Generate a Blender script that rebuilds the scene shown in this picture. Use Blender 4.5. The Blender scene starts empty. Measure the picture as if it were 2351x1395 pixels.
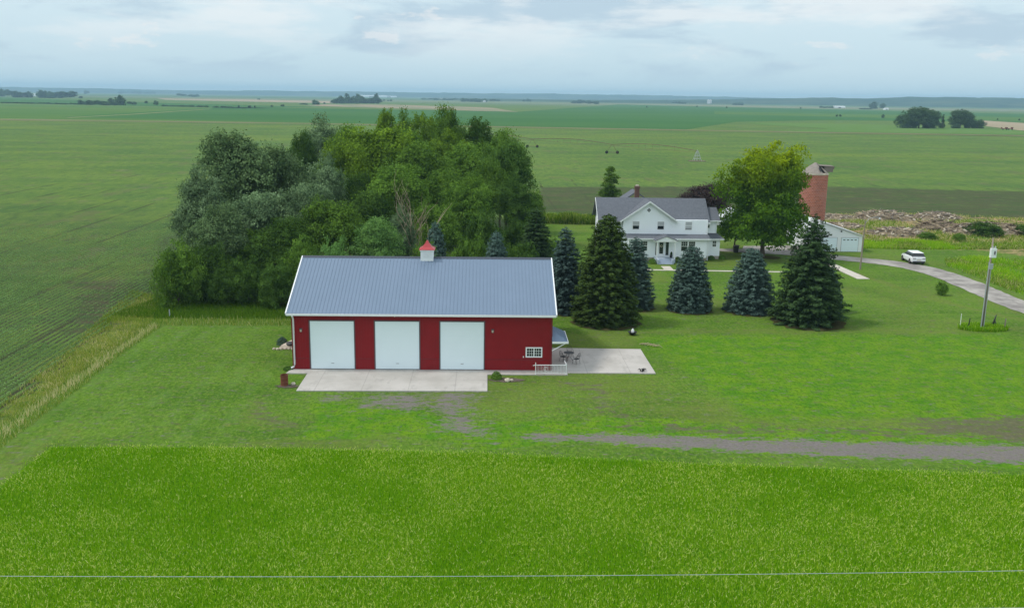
import bpy, math, random
import numpy as np
from math import sin, cos, tan, atan, pi, radians, sqrt
from mathutils import Vector, Matrix

sc = bpy.context.scene
COL = sc.collection
random.seed(7)

# ------------------------------------------------------------------ camera
F, CH = 2150.0, 22.3
ROLL, YAW = 0.0136, radians(1.6)
PITCH = atan(476.5 * cos(ROLL) / F)
cd = bpy.data.cameras.new('camera')
cd.sensor_width = 36.0
cd.lens = F / 2351 * 36
cd.clip_start = 0.5
cd.clip_end = 60000
cam = bpy.data.objects.new('camera', cd)
COL.objects.link(cam)
RM = Matrix.Rotation(-YAW, 4, 'Z') @ Matrix.Rotation(pi / 2 - PITCH, 4, 'X') @ Matrix.Rotation(ROLL, 4, 'Z')
cam.matrix_world = Matrix.Translation((0, 0, CH)) @ RM
sc.camera = cam

# ------------------------------------------------------------------ light
SUN_EL, SUN_AZ = radians(56), radians(-88)      # high, veiled sun to the left: the front walls see mostly sky
sd = bpy.data.lights.new('sun', 'SUN')
sd.energy = 1.9
sd.angle = radians(9)
sd.color = (1.0, 0.96, 0.9)
so = bpy.data.objects.new('sun', sd)
COL.objects.link(so)
sdir = Vector((sin(SUN_AZ) * cos(SUN_EL), cos(SUN_AZ) * cos(SUN_EL), sin(SUN_EL)))
so.rotation_euler = sdir.to_track_quat('Z', 'Y').to_euler()

sc.view_settings.view_transform = 'Standard'
sc.view_settings.look = 'None'
sc.view_settings.gamma = 1
sc.view_settings.exposure = 0.3
sc.cycles.max_bounces = 6
sc.cycles.diffuse_bounces = 3
sc.cycles.glossy_bounces = 2
sc.cycles.transmission_bounces = 2
sc.cycles.transparent_max_bounces = 4
sc.cycles.volume_bounces = 0
sc.cycles.use_denoising = True
sc.cycles.use_adaptive_sampling = False
sc.render.film_transparent = False


class NT:
    """tiny node-tree helper"""
    def __init__(s, nt):
        s.t = nt
        s.N = nt.nodes
        s.L = nt.links

    def n(s, typ, **kw):
        x = s.N.new(typ)
        for k, v in kw.items():
            if k[0] == '_':
                setattr(x, k[1:], v)
        return x

    def link(s, a, b):
        s.L.new(a, b)

    def val(s, sock, v):
        if isinstance(v, bpy.types.NodeSocket):
            s.L.new(v, sock)
        else:
            sock.default_value = v

    def math(s, op, a, b=0.0, c=0.0, clamp=False):
        x = s.N.new('ShaderNodeMath')
        x.operation = op
        x.use_clamp = clamp
        s.val(x.inputs[0], a)
        s.val(x.inputs[1], b)
        s.val(x.inputs[2], c)
        return x.outputs[0]

    def mix(s, f, a, b, mode='MIX'):
        x = s.N.new('ShaderNodeMix')
        x.data_type = 'RGBA'
        x.blend_type = mode
        x.clamp_factor = True
        s.val(x.inputs[0], f)
        s.val(x.inputs[6], a if isinstance(a, bpy.types.NodeSocket) else (*a, 1))
        s.val(x.inputs[7], b if isinstance(b, bpy.types.NodeSocket) else (*b, 1))
        return x.outputs[2]

    def noise(s, scale, detail=3, rough=0.55, vec=None, dist=0.0):
        x = s.N.new('ShaderNodeTexNoise')
        x.inputs['Scale'].default_value = scale
        x.inputs['Detail'].default_value = detail
        x.inputs['Roughness'].default_value = rough
        x.inputs['Distortion'].default_value = dist
        if vec is not None:
            s.L.new(vec, x.inputs['Vector'])
        return x.outputs['Fac']

    def ramp(s, v, lo, hi):
        x = s.N.new('ShaderNodeMapRange')
        x.interpolation_type = 'SMOOTHSTEP'
        s.val(x.inputs[0], v)
        x.inputs[1].default_value = lo
        x.inputs[2].default_value = hi
        return x.outputs[0]

    def mapping(s, vec, scale=(1, 1, 1), loc=(0, 0, 0), rot=(0, 0, 0)):
        x = s.N.new('ShaderNodeMapping')
        s.L.new(vec, x.inputs[0])
        x.inputs['Scale'].default_value = scale
        x.inputs['Location'].default_value = loc
        x.inputs['Rotation'].default_value = rot
        return x.outputs[0]


# world: thin blue sky behind a broad overcast with darker cloud bellies
w = bpy.data.worlds.new('World')
sc.world = w
w.use_nodes = True
t = NT(w.node_tree)
for x in list(t.N):
    t.N.remove(x)
sky = t.n('ShaderNodeTexSky')
sky.sky_type = 'NISHITA'
sky.sun_disc = False
sky.sun_elevation = SUN_EL
sky.sun_rotation = SUN_AZ
sky.dust_density = 2.0
tc = t.n('ShaderNodeTexCoord')
sep = t.n('ShaderNodeSeparateXYZ')
t.link(tc.outputs['Generated'], sep.inputs[0])
cv = tc.outputs['Generated']
n1 = t.noise(5.0, 8, 0.56, t.mapping(cv, (1, 1, 4.2), (3.1, 1.7, 0.3)), 0.3)
n2 = t.noise(4.0, 8, 0.6, t.mapping(cv, (1, 1, 5.0), (7.3, -2.6, 4)))
n3 = t.noise(16.0, 6, 0.6, t.mapping(cv, (1, 1, 3.0), (1.3, 5.6, 9)))
elev = t.ramp(sep.outputs[2], 0.0, 0.11)
base = t.mix(elev, (0.53, 0.68, 0.75), (0.60, 0.735, 0.80))
zen = t.ramp(sep.outputs[2], 0.12, 0.8)
base = t.mix(zen, base, (0.80, 0.90, 0.98))
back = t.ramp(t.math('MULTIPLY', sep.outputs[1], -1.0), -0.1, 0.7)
base = t.mix(back, base, (0.98, 1.10, 1.18))      # sky behind the camera brightened on purpose to light the front walls
belly = t.math('MULTIPLY', t.ramp(n1, 0.49, 0.60), t.ramp(sep.outputs[2], 0.004, 0.04))
c1 = t.mix(t.math('MULTIPLY', belly, 0.85), base, (0.435, 0.565, 0.67))
lite = t.math('MULTIPLY', t.ramp(n2, 0.47, 0.60), t.ramp(sep.outputs[2], 0.02, 0.08))
c2 = t.mix(t.math('MULTIPLY', lite, 0.8), c1, (0.76, 0.81, 0.83))
spot = t.math('MULTIPLY', t.ramp(n3, 0.60, 0.68), t.ramp(sep.outputs[2], 0.02, 0.05))
c3 = t.mix(t.math('MULTIPLY', spot, 0.5), c2, (0.80, 0.80, 0.80))
bg1 = t.n('ShaderNodeBackground')
t.link(sky.outputs[0], bg1.inputs[0])
bg1.inputs[1].default_value = 0.06
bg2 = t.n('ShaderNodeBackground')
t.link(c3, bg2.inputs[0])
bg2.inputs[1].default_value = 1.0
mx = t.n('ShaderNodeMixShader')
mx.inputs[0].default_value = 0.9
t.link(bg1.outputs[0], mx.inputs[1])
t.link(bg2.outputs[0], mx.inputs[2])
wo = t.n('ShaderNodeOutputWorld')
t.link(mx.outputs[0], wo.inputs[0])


# ------------------------------------------------------------------ survey helpers (photo pixel -> point on a real plane)
R3 = RM.to_3x3()


def G(px, py, z=0.0):
    d = R3 @ Vector(((px - 1175.5) / F, (697.5 - py) / F, -1))
    k = (z - CH) / d.z
    return Vector((d.x * k, d.y * k, z))


def GY(px, py, Y):
    d = R3 @ Vector(((px - 1175.5) / F, (697.5 - py) / F, -1))
    k = Y / d.y
    return Vector((d.x * k, Y, CH + d.z * k))


# ------------------------------------------------------------------ object helpers
ORG = {}


def tag(o, label=None, cat=None, group=None, kind=None):
    if label:
        o['label'] = label
    if cat:
        o['category'] = cat
    if group:
        o['group'] = group
    if kind:
        o['kind'] = kind
    return o


def thing(name, label, cat, loc, rz=0.0, group=None, local=False):
    o = bpy.data.objects.new(name, None)
    o.empty_display_size = 0.3
    COL.objects.link(o)
    o.location = loc
    o.rotation_euler = (0, 0, rz)
    tag(o, label, cat, group)
    ORG[o.name] = Vector((0, 0, 0)) if local else Vector(loc)
    return o


class MB:
    def __init__(s):
        s.v = []
        s.f = []

    def add(s, vs, fs):
        k = len(s.v)
        s.v += [tuple(p) for p in vs]
        s.f += [tuple(i + k for i in q) for q in fs]
        return s

    def box(s, x0, x1, y0, y1, z0, z1):
        return s.add([(x0, y0, z0), (x1, y0, z0), (x1, y1, z0), (x0, y1, z0), (x0, y0, z1), (x1, y0, z1), (x1, y1, z1), (x0, y1, z1)],
                     [(3, 2, 1, 0), (4, 5, 6, 7), (0, 1, 5, 4), (1, 2, 6, 5), (2, 3, 7, 6), (3, 0, 4, 7)])

    def slab(s, quad, th, up=None):
        """thick plate from four corner points (top face), thickness th along -normal"""
        q = [Vector(p) for p in quad]
        n = (q[1] - q[0]).cross(q[2] - q[0]).normalized() * th
        b = [p - n for p in q]
        return s.add(q + b, [(0, 1, 2, 3), (7, 6, 5, 4), (0, 4, 5, 1), (1, 5, 6, 2), (2, 6, 7, 3), (3, 7, 4, 0)])

    def prism(s, pts, z0, z1):
        n = len(pts)
        vs = [(p[0], p[1], z0) for p in pts] + [(p[0], p[1], z1) for p in pts]
        return s.add(vs, [tuple(range(n - 1, -1, -1)), tuple(range(n, 2 * n))] + [(i, (i + 1) % n, n + (i + 1) % n, n + i) for i in range(n)])

    def extr(s, pts, axis, a0, a1):
        """extrude a 2-D outline along an axis: axis 'x' -> pts are (y,z); 'y' -> pts are (x,z)"""
        n = len(pts)
        if axis == 'x':
            vs = [(a0, p[0], p[1]) for p in pts] + [(a1, p[0], p[1]) for p in pts]
        else:
            vs = [(p[0], a0, p[1]) for p in pts] + [(p[0], a1, p[1]) for p in pts]
        return s.add(vs, [tuple(range(n - 1, -1, -1)), tuple(range(n, 2 * n))] + [(i, (i + 1) % n, n + (i + 1) % n, n + i) for i in range(n)])

    def tube(s, pts, r, seg=8, cap=True):
        pts = [Vector(p) for p in pts]
        rs = r if isinstance(r, (list, tuple)) else [r] * len(pts)
        k = len(s.v)
        up = Vector((0.31, 0.17, 0.93)).normalized()
        for i, p in enumerate(pts):
            d = (pts[min(i + 1, len(pts) - 1)] - pts[max(i - 1, 0)]).normalized()
            a = d.cross(up)
            if a.length < 0.05:
                a = d.cross(Vector((1, 0, 0)))
            a.normalize()
            b = d.cross(a)
            for j in range(seg):
                q = 2 * pi * j / seg
                s.v.append(tuple(p + (a * cos(q) + b * sin(q)) * rs[i]))
        for i in range(len(pts) - 1):
            for j in range(seg):
                a0, a1 = k + i * seg + j, k + i * seg + (j + 1) % seg
                s.f.append((a0, a1, a1 + seg, a0 + seg))
        if cap:
            s.f.append(tuple(k + j for j in range(seg))[::-1])
            s.f.append(tuple(k + (len(pts) - 1) * seg + j for j in range(seg)))
        return s

    def lathe(s, c, prof, seg=16):
        k = len(s.v)
        for r, z in prof:
            for j in range(seg):
                q = 2 * pi * j / seg
                s.v.append((c[0] + r * cos(q), c[1] + r * sin(q), c[2] + z))
        for i in range(len(prof) - 1):
            for j in range(seg):
                a0, a1 = k + i * seg + j, k + i * seg + (j + 1) % seg
                s.f.append((a0, a1, a1 + seg, a0 + seg))
        s.f.append(tuple(k + j for j in range(seg))[::-1])
        s.f.append(tuple(k + (len(prof) - 1) * seg + j for j in range(seg)))
        return s

    def blob(s, c, r, rng, seg=7, rings=4, j=0.25):
        k = len(s.v)
        for i in range(rings + 1):
            ph = pi * i / rings
            for q in range(seg):
                th = 2 * pi * q / seg
                m = 1 + rng.uniform(-j, j) if 0 < i < rings else 1
                s.v.append((c[0] + r[0] * sin(ph) * cos(th) * m, c[1] + r[1] * sin(ph) * sin(th) * m, c[2] + r[2] * cos(ph) * m))
        for i in range(rings):
            for q in range(seg):
                a0, a1 = k + i * seg + q, k + i * seg + (q + 1) % seg
                s.f.append((a0, a0 + seg, a1 + seg, a1))
        return s

    def build(s, name, mat, parent=None, smooth=False):
        o_ = ORG.get(parent.name, Vector((0, 0, 0))) if parent is not None else Vector((0, 0, 0))
        me = bpy.data.meshes.new(name)
        me.from_pydata([(p[0] - o_.x, p[1] - o_.y, p[2] - o_.z) for p in s.v], [], s.f)
        me.update()
        if smooth:
            me.polygons.foreach_set('use_smooth', [True] * len(me.polygons))
        me.materials.append(mat)
        o = bpy.data.objects.new(name, me)
        COL.objects.link(o)
        if parent is not None:
            o.parent = parent
            ORG[o.name] = o_
        return o


def build_each(mb, name, mat, parent, smooth=False):
    """every loose piece of mb becomes a part of its own"""
    par = list(range(len(mb.v)))

    def find(a):
        while par[a] != a:
            par[a] = par[par[a]]
            a = par[a]
        return a
    for f_ in mb.f:
        for i in f_[1:]:
            par[find(i)] = find(f_[0])
    grp = {}
    for f_ in mb.f:
        grp.setdefault(find(f_[0]), []).append(f_)
    last = None
    for fs in grp.values():
        ids = sorted({i for f_ in fs for i in f_})
        mp = {a: b for b, a in enumerate(ids)}
        m2 = MB()
        m2.v = [mb.v[i] for i in ids]
        m2.f = [tuple(mp[i] for i in f_) for f_ in fs]
        last = m2.build(name, mat, parent, smooth)
    return last


def np_mesh(name, V, nper, mat=None, tint=None):
    """faces of nper separate vertices each; tint: one float per face"""
    n = len(V) // nper
    me = bpy.data.meshes.new(name)
    me.vertices.add(len(V))
    me.vertices.foreach_set('co', V.astype(np.float32).ravel())
    me.loops.add(len(V))
    me.loops.foreach_set('vertex_index', np.arange(len(V), dtype=np.int32))
    me.polygons.add(n)
    me.polygons.foreach_set('loop_start', np.arange(0, len(V), nper, dtype=np.int32))
    me.update(calc_edges=True)
    if tint is not None:
        a = me.attributes.new('tint', 'FLOAT', 'POINT')
        a.data.foreach_set('value', np.repeat(tint, nper).astype(np.float32))
    if mat:
        me.materials.append(mat)
    return me


def mesh_obj(name, me, parent=None, loc=(0, 0, 0)):
    o = bpy.data.objects.new(name, me)
    COL.objects.link(o)
    o.location = loc
    if parent is not None:
        o.parent = parent
        ORG[o.name] = ORG.get(parent.name, Vector((0, 0, 0)))
    return o


def vn(x, y, s, seed=0):
    """value noise in numpy, about 0..1"""
    r = np.random.RandomState(seed)
    T = r.rand(256, 256)
    out = 0
    amp, tot = 1.0, 0
    for o in range(3):
        u, v = x / s + 17.3 * o, y / s + 5.1 * o
        iu, iv = np.floor(u).astype(int), np.floor(v).astype(int)
        fu, fv = u - iu, v - iv
        fu, fv = fu * fu * (3 - 2 * fu), fv * fv * (3 - 2 * fv)
        a = T[iu % 256, iv % 256] * (1 - fu) + T[(iu + 1) % 256, iv % 256] * fu
        b = T[iu % 256, (iv + 1) % 256] * (1 - fu) + T[(iu + 1) % 256, (iv + 1) % 256] * fu
        out = out + amp * (a * (1 - fv) + b * fv)
        tot += amp
        amp *= 0.5
        s = s / 2
    return out / tot


def sdpoly(X, Y, poly):
    """signed distance, positive inside"""
    d = np.full(X.shape, 1e9)
    ins = np.zeros(X.shape, bool)
    n = len(poly)
    for i in range(n):
        ax, ay = poly[i][0], poly[i][1]
        bx, by = poly[(i + 1) % n][0], poly[(i + 1) % n][1]
        ex, ey = bx - ax, by - ay
        tt = np.clip(((X - ax) * ex + (Y - ay) * ey) / (ex * ex + ey * ey + 1e-9), 0, 1)
        d = np.minimum(d, np.hypot(X - ax - tt * ex, Y - ay - tt * ey))
        c = ((ay > Y) != (by > Y)) & (X < (bx - ax) * (Y - ay) / (by - ay + 1e-12) + ax)
        ins ^= c
    return np.where(ins, d, -d)


def sdline(X, Y, pts):
    d = np.full(X.shape, 1e9)
    for i in range(len(pts) - 1):
        ax, ay = pts[i]
        bx, by = pts[i + 1]
        ex, ey = bx - ax, by - ay
        tt = np.clip(((X - ax) * ex + (Y - ay) * ey) / (ex * ex + ey * ey + 1e-9), 0, 1)
        d = np.minimum(d, np.hypot(X - ax - tt * ex, Y - ay - tt * ey))
    return d


def sst(v, a, b):
    q = np.clip((v - a) / (b - a), 0, 1)
    return q * q * (3 - 2 * q)


# ------------------------------------------------------------------ materials
def pmat(name, col, rough=0.7, spec=0.3, metal=0.0, var=0.12, scale=3.0, bump=0.0, bscale=30.0, dirt=None, dscale=0.6, damt=0.5, emit=None):
    m = bpy.data.materials.new(name)
    m.use_nodes = True
    t = NT(m.node_tree)
    b = t.N['Principled BSDF']
    b.inputs['Roughness'].default_value = rough
    b.inputs['Specular IOR Level'].default_value = spec
    b.inputs['Metallic'].default_value = metal
    tc = t.n('ShaderNodeTexCoord')
    P = tc.outputs['Object']
    nz = t.noise(scale, 4, 0.6, P)
    c = t.mix(nz, tuple(max(0, x * (1 - var)) for x in col), tuple(min(1, x * (1 + var)) for x in col))
    if dirt:
        c = t.mix(t.math('MULTIPLY', t.ramp(t.noise(dscale, 5, 0.65, P), 0.45, 0.7), damt), c, dirt)
    t.link(c, b.inputs['Base Color'])
    if bump:
        bp = t.n('ShaderNodeBump')
        bp.inputs['Strength'].default_value = bump
        bp.inputs['Distance'].default_value = 0.02
        t.link(t.noise(bscale, 3, 0.6, P), bp.inputs['Height'])
        t.link(bp.outputs[0], b.inputs['Normal'])
    return m


def leafmat(name, dark, light, top=None, tz=(6, 13), trans=0.3, spread=0.5, gloss=0.0):
    """foliage: per-leaf tint between two leaf colours, patchy; optional second colour that paints sunlight onto the crown top"""
    m = bpy.data.materials.new(name)
    m.use_nodes = True
    t = NT(m.node_tree)
    t.N.remove(t.N['Principled BSDF'])
    out = t.N['Material Output']
    at = t.n('ShaderNodeAttribute')
    at.attribute_name = 'tint'
    tc = t.n('ShaderNodeTexCoord')
    oi = t.n('ShaderNodeObjectInfo')
    nz = t.noise(spread, 3, 0.6, tc.outputs['Object'])
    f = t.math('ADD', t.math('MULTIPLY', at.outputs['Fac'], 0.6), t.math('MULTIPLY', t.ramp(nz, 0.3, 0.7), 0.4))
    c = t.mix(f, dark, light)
    if top:  # sunlit upper crown painted into the leaf colour
        sp = t.n('ShaderNodeSeparateXYZ')
        t.link(tc.outputs['Object'], sp.inputs[0])
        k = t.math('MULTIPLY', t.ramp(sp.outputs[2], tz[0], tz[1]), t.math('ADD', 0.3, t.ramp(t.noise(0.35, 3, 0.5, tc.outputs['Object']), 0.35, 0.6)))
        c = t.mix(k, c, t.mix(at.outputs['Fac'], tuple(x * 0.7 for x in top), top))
    hs = t.n('ShaderNodeHueSaturation')
    t.link(c, hs.inputs['Color'])
    hs.inputs['Hue'].default_value = 0.5
    t.link(t.math('ADD', 0.85, t.math('MULTIPLY', oi.outputs['Random'], 0.3)), hs.inputs['Value'])
    d = t.n('ShaderNodeBsdfDiffuse')
    tr = t.n('ShaderNodeBsdfTranslucent')
    t.link(hs.outputs[0], d.inputs[0])
    t.link(hs.outputs[0], tr.inputs[0])
    x = t.n('ShaderNodeMixShader')
    x.inputs[0].default_value = trans
    t.link(d.outputs[0], x.inputs[1])
    t.link(tr.outputs[0], x.inputs[2])
    t.link(x.outputs[0], out.inputs[0])
    return m


M = {}
M['white'] = pmat('white_paint', (0.80, 0.82, 0.83), 0.5, 0.4, var=0.03)
M['door'] = pmat('white_door_paint', (0.74, 0.85, 0.89), 0.45, 0.4, var=0.03, scale=0.6)
M['red'] = pmat('red_steel_siding', (0.245, 0.014, 0.018), 0.5, 0.16, var=0.12, scale=0.9, dirt=(0.19, 0.018, 0.02), dscale=0.5, damt=0.4)
M['redtrim'] = pmat('red_trim', (0.17, 0.014, 0.018), 0.5, 0.35)
M['cupred'] = pmat('cupola_red', (0.40, 0.04, 0.045), 0.4, 0.5)
M['greytrim'] = pmat('dark_grey_trim', (0.10, 0.08, 0.09), 0.5, 0.4)
M['blue'] = pmat('blue_grey_steel_roof', (0.155, 0.215, 0.30), 0.42, 0.6, metal=0.15, var=0.06, scale=0.5, dirt=(0.17, 0.23, 0.32), dscale=0.25, damt=0.4)
M['ridge'] = pmat('dark_ridge_cap', (0.05, 0.06, 0.08), 0.5, 0.4)
M['glass'] = pmat('window_glass', (0.02, 0.025, 0.03), 0.08, 0.8, var=0.3)
M['blind'] = pmat('window_blind', (0.42, 0.44, 0.45), 0.6, 0.2)
M['black'] = pmat('black_iron', (0.02, 0.02, 0.022), 0.5, 0.4)
M['rust'] = pmat('rusty_steel', (0.17, 0.058, 0.032), 0.8, 0.2, var=0.4, scale=6, dirt=(0.09, 0.03, 0.02), dscale=4)
M['brick'] = None
M['wood'] = pmat('weathered_pole_wood', (0.26, 0.22, 0.18), 0.85, 0.1, var=0.25, scale=8)
M['grey'] = pmat('galvanised_grey', (0.42, 0.45, 0.47), 0.5, 0.5, metal=0.3)
M['bark'] = pmat('bark', (0.11, 0.085, 0.065), 0.95, 0.1, var=0.4, scale=7, bump=0.6, bscale=12)
M['palebark'] = pmat('pale_dead_wood', (0.38, 0.30, 0.21), 0.95, 0.1, var=0.3, scale=5)
M['stone'] = pmat('pale_stone', (0.52, 0.46, 0.37), 0.9, 0.1, var=0.3, scale=4)
M['found'] = pmat('stone_foundation', (0.36, 0.33, 0.28), 0.95, 0.1, var=0.35, scale=3)
M['shingle'] = pmat('grey_shingles', (0.125, 0.135, 0.155), 0.9, 0.15, var=0.35, scale=3.5, bump=0.5, bscale=9)
M['porchblue'] = pmat('pale_blue_deck_paint', (0.36, 0.42, 0.50), 0.7, 0.2)
M['chim'] = pmat('brown_brick', (0.15, 0.085, 0.07), 0.9, 0.1, var=0.3, scale=6)
M['siloroof'] = pmat('weathered_silo_roof', (0.26, 0.23, 0.20), 0.9, 0.1, var=0.3, scale=2)
M['tan'] = pmat('brown_roof', (0.20, 0.17, 0.15), 0.9, 0.1)
M['farroof'] = pmat('pale_far_roof', (0.60, 0.62, 0.62), 0.6, 0.3)


def clap():
    m = bpy.data.materials.new('white_clapboard')
    m.use_nodes = True
    t = NT(m.node_tree)
    b = t.N['Principled BSDF']
    b.inputs['Roughness'].default_value = 0.55
    tc = t.n('ShaderNodeTexCoord')
    sp = t.n('ShaderNodeSeparateXYZ')
    t.link(tc.outputs['Object'], sp.inputs[0])
    fr = t.math('FRACT', t.math('MULTIPLY', sp.outputs[2], 1 / 0.13))
    bp = t.n('ShaderNodeBump')
    bp.inputs['Strength'].default_value = 0.8
    bp.inputs['Distance'].default_value = 0.02
    t.link(t.math('SUBTRACT', 1.0, fr), bp.inputs['Height'])
    t.link(bp.outputs[0], b.inputs['Normal'])
    t.link(t.mix(t.noise(0.7, 4, 0.6, tc.outputs['Object']), (0.82, 0.87, 0.91), (0.87, 0.91, 0.94)), b.inputs['Base Color'])
    return m


M['clap'] = clap()


def brickmat():
    m = bpy.data.materials.new('red_tile_silo')
    m.use_nodes = True
    t = NT(m.node_tree)
    b = t.N['Principled BSDF']
    b.inputs['Roughness'].default_value = 0.85
    tc = t.n('ShaderNodeTexCoord')
    sp = t.n('ShaderNodeSeparateXYZ')
    t.link(tc.outputs['Object'], sp.inputs[0])
    cb = t.n('ShaderNodeCombineXYZ')
    t.link(t.math('MULTIPLY', t.math('ARCTAN2', sp.outputs[1], sp.outputs[0]), 2.25), cb.inputs[0])
    t.link(sp.outputs[2], cb.inputs[1])
    br = t.n('ShaderNodeTexBrick')
    t.link(cb.outputs[0], br.inputs['Vector'])
    br.inputs['Scale'].default_value = 1.0
    br.inputs['Color1'].default_value = (0.43, 0.125, 0.07, 1)
    br.inputs['Color2'].default_value = (0.28, 0.075, 0.045, 1)
    br.inputs['Mortar'].default_value = (0.46, 0.28, 0.24, 1)
    br.inputs['Mortar Size'].default_value = 0.02
    br.inputs['Brick Width'].default_value = 0.42
    br.inputs['Row Height'].default_value = 0.26
    c = t.mix(t.math('MULTIPLY', t.ramp(t.noise(0.5, 4, 0.6, tc.outputs['Object']), 0.45, 0.7), 0.5), br.outputs[0], (0.45, 0.20, 0.17))
    t.link(c, b.inputs['Base Color'])
    return m


M['brick'] = brickmat()


def concmat(name, c1, c2, joints=None, rough=0.85):
    m = bpy.data.materials.new(name)
    m.use_nodes = True
    t = NT(m.node_tree)
    b = t.N['Principled BSDF']
    b.inputs['Roughness'].default_value = rough
    b.inputs['Specular IOR Level'].default_value = 0.2
    g = t.n('ShaderNodeNewGeometry')
    P = g.outputs['Position']
    c = t.mix(t.ramp(t.noise(0.35, 5, 0.6, P), 0.3, 0.7), c1, c2)
    c = t.mix(t.math('MULTIPLY', t.noise(14, 2, 0.7, P), 0.25), c, tuple(x * 0.75 for x in c1))
    c = t.mix(t.math('MULTIPLY', t.ramp(t.noise(0.9, 6, 0.75, t.mapping(P, (1, 0.45, 1), (2, 5, 0))), 0.52, 0.66), 0.45), c, tuple(x * 0.72 for x in c1))
    if joints:
        sp = t.n('ShaderNodeSeparateXYZ')
        t.link(P, sp.inputs[0])
        jx = t.math('LESS_THAN', t.math('ABSOLUTE', t.math('SUBTRACT', t.math('FRACT', t.math('DIVIDE', t.math('ADD', sp.outputs[0], joints[0]), joints[1])), 0.5)), 0.011)
        c = t.mix(t.math('MULTIPLY', jx, 0.35), c, tuple(x * 0.6 for x in c1))
        jy = t.math('LESS_THAN', t.math('ABSOLUTE', t.math('SUBTRACT', t.math('FRACT', t.math('DIVIDE', t.math('ADD', sp.outputs[1], joints[2]), joints[3])), 0.5)), 0.012)
        c = t.mix(t.math('MULTIPLY', jy, 0.2), c, tuple(x * 0.6 for x in c1))
    t.link(c, b.inputs['Base Color'])
    return m


M['conc'] = concmat('pale_concrete', (0.40, 0.375, 0.34), (0.50, 0.47, 0.435), joints=(0.6, 3.6, 1.0, 3.75))
M['walk'] = concmat('old_concrete', (0.50, 0.45, 0.38), (0.60, 0.56, 0.49))
M['drive'] = concmat('worn_driveway', (0.21, 0.19, 0.175), (0.42, 0.39, 0.35))

# leaves
L = {
    'silver': leafmat('silvery_poplar_leaves', (0.040, 0.088, 0.032), (0.27, 0.39, 0.19), trans=0.22),
    'grey': leafmat('grey_green_leaves', (0.032, 0.075, 0.024), (0.23, 0.34, 0.14), trans=0.22),
    'mid': leafmat('mid_green_leaves', (0.028, 0.078, 0.009), (0.20, 0.35, 0.05)),
    'dark': leafmat('dark_green_leaves', (0.018, 0.055, 0.010), (0.13, 0.24, 0.042)),
    'bright': leafmat('bright_green_leaves', (0.038, 0.095, 0.008), (0.24, 0.38, 0.035)),
    'lime': leafmat('fresh_green_leaves', (0.055, 0.15, 0.03), (0.24, 0.42, 0.11)),
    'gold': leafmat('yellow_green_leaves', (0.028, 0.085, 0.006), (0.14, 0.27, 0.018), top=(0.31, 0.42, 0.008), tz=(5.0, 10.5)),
    'purple': leafmat('purple_leaves', (0.030, 0.022, 0.022), (0.11, 0.075, 0.07), trans=0.2),
    'bspruce': leafmat('blue_spruce_needles', (0.028, 0.062, 0.045), (0.125, 0.195, 0.16), trans=0.05, spread=1.5),
    'bdark': leafmat('dark_blue_green_needles', (0.025, 0.055, 0.045), (0.10, 0.155, 0.135), trans=0.05, spread=1.5),
    'olive': leafmat('olive_needles', (0.022, 0.050, 0.010), (0.085, 0.135, 0.032), trans=0.05, spread=0.8),
    'norway': leafmat('dark_spruce_needles', (0.016, 0.040, 0.012), (0.060, 0.105, 0.038), trans=0.05, spread=1.0),
    'crop': leafmat('soybean_leaves', (0.095, 0.21, 0.060), (0.27, 0.44, 0.14), spread=0.12),
    'weed': leafmat('bright_weeds', (0.09, 0.22, 0.02), (0.25, 0.46, 0.05), spread=0.3),
    'far': leafmat('far_tree_leaves', (0.030, 0.068, 0.026), (0.12, 0.20, 0.075), trans=0.15),
}


def grassmat(name='tall_grass_blades', cols=((0.045, 0.18, 0.001), (0.18, 0.43, 0.003), (0.29, 0.50, 0.010), (0.46, 0.60, 0.06), (0.74, 0.74, 0.26))):
    m = bpy.data.materials.new(name)
    m.use_nodes = True
    t = NT(m.node_tree)
    t.N.remove(t.N['Principled BSDF'])
    out = t.N['Material Output']
    at = t.n('ShaderNodeAttribute')
    at.attribute_name = 'tint'
    cr = t.n('ShaderNodeValToRGB')
    e = cr.color_ramp.elements
    e[0].position, e[0].color = 0.0, (*cols[0], 1)
    e[1].position, e[1].color = 1.0, (*cols[4], 1)
    for p, c in ((0.35, (*cols[1], 1)), (0.62, (*cols[2], 1)), (0.8, (*cols[3], 1))):
        k = e.new(p)
        k.color = c
    t.link(at.outputs['Fac'], cr.inputs[0])
    d = t.n('ShaderNodeBsdfDiffuse')
    tr = t.n('ShaderNodeBsdfTranslucent')
    t.link(cr.outputs[0], d.inputs[0])
    t.link(cr.outputs[0], tr.inputs[0])
    x = t.n('ShaderNodeMixShader')
    x.inputs[0].default_value = 0.4
    t.link(d.outputs[0], x.inputs[1])
    t.link(tr.outputs[0], x.inputs[2])
    t.link(x.outputs[0], out.inputs[0])
    return m


M['grass'] = grassmat()
M['rank'] = grassmat('rank_weeds', ((0.045, 0.12, 0.006), (0.13, 0.26, 0.014), (0.26, 0.34, 0.035), (0.42, 0.42, 0.11), (0.78, 0.68, 0.40)))

# ------------------------------------------------------------------ ground: one sheet to the horizon
def axis(a, b, step, far):
    mid = list(np.arange(a, b + 1e-6, step))
    lo, hi, s = [], [], step
    x = a
    while x > -far:
        s *= 1.22
        x -= s
        lo.append(max(x, -far))
    s, x = step, b
    while x < far:
        s *= 1.22
        x += s
        hi.append(min(x, far))
    return np.array(lo[::-1] + mid + hi)


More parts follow.
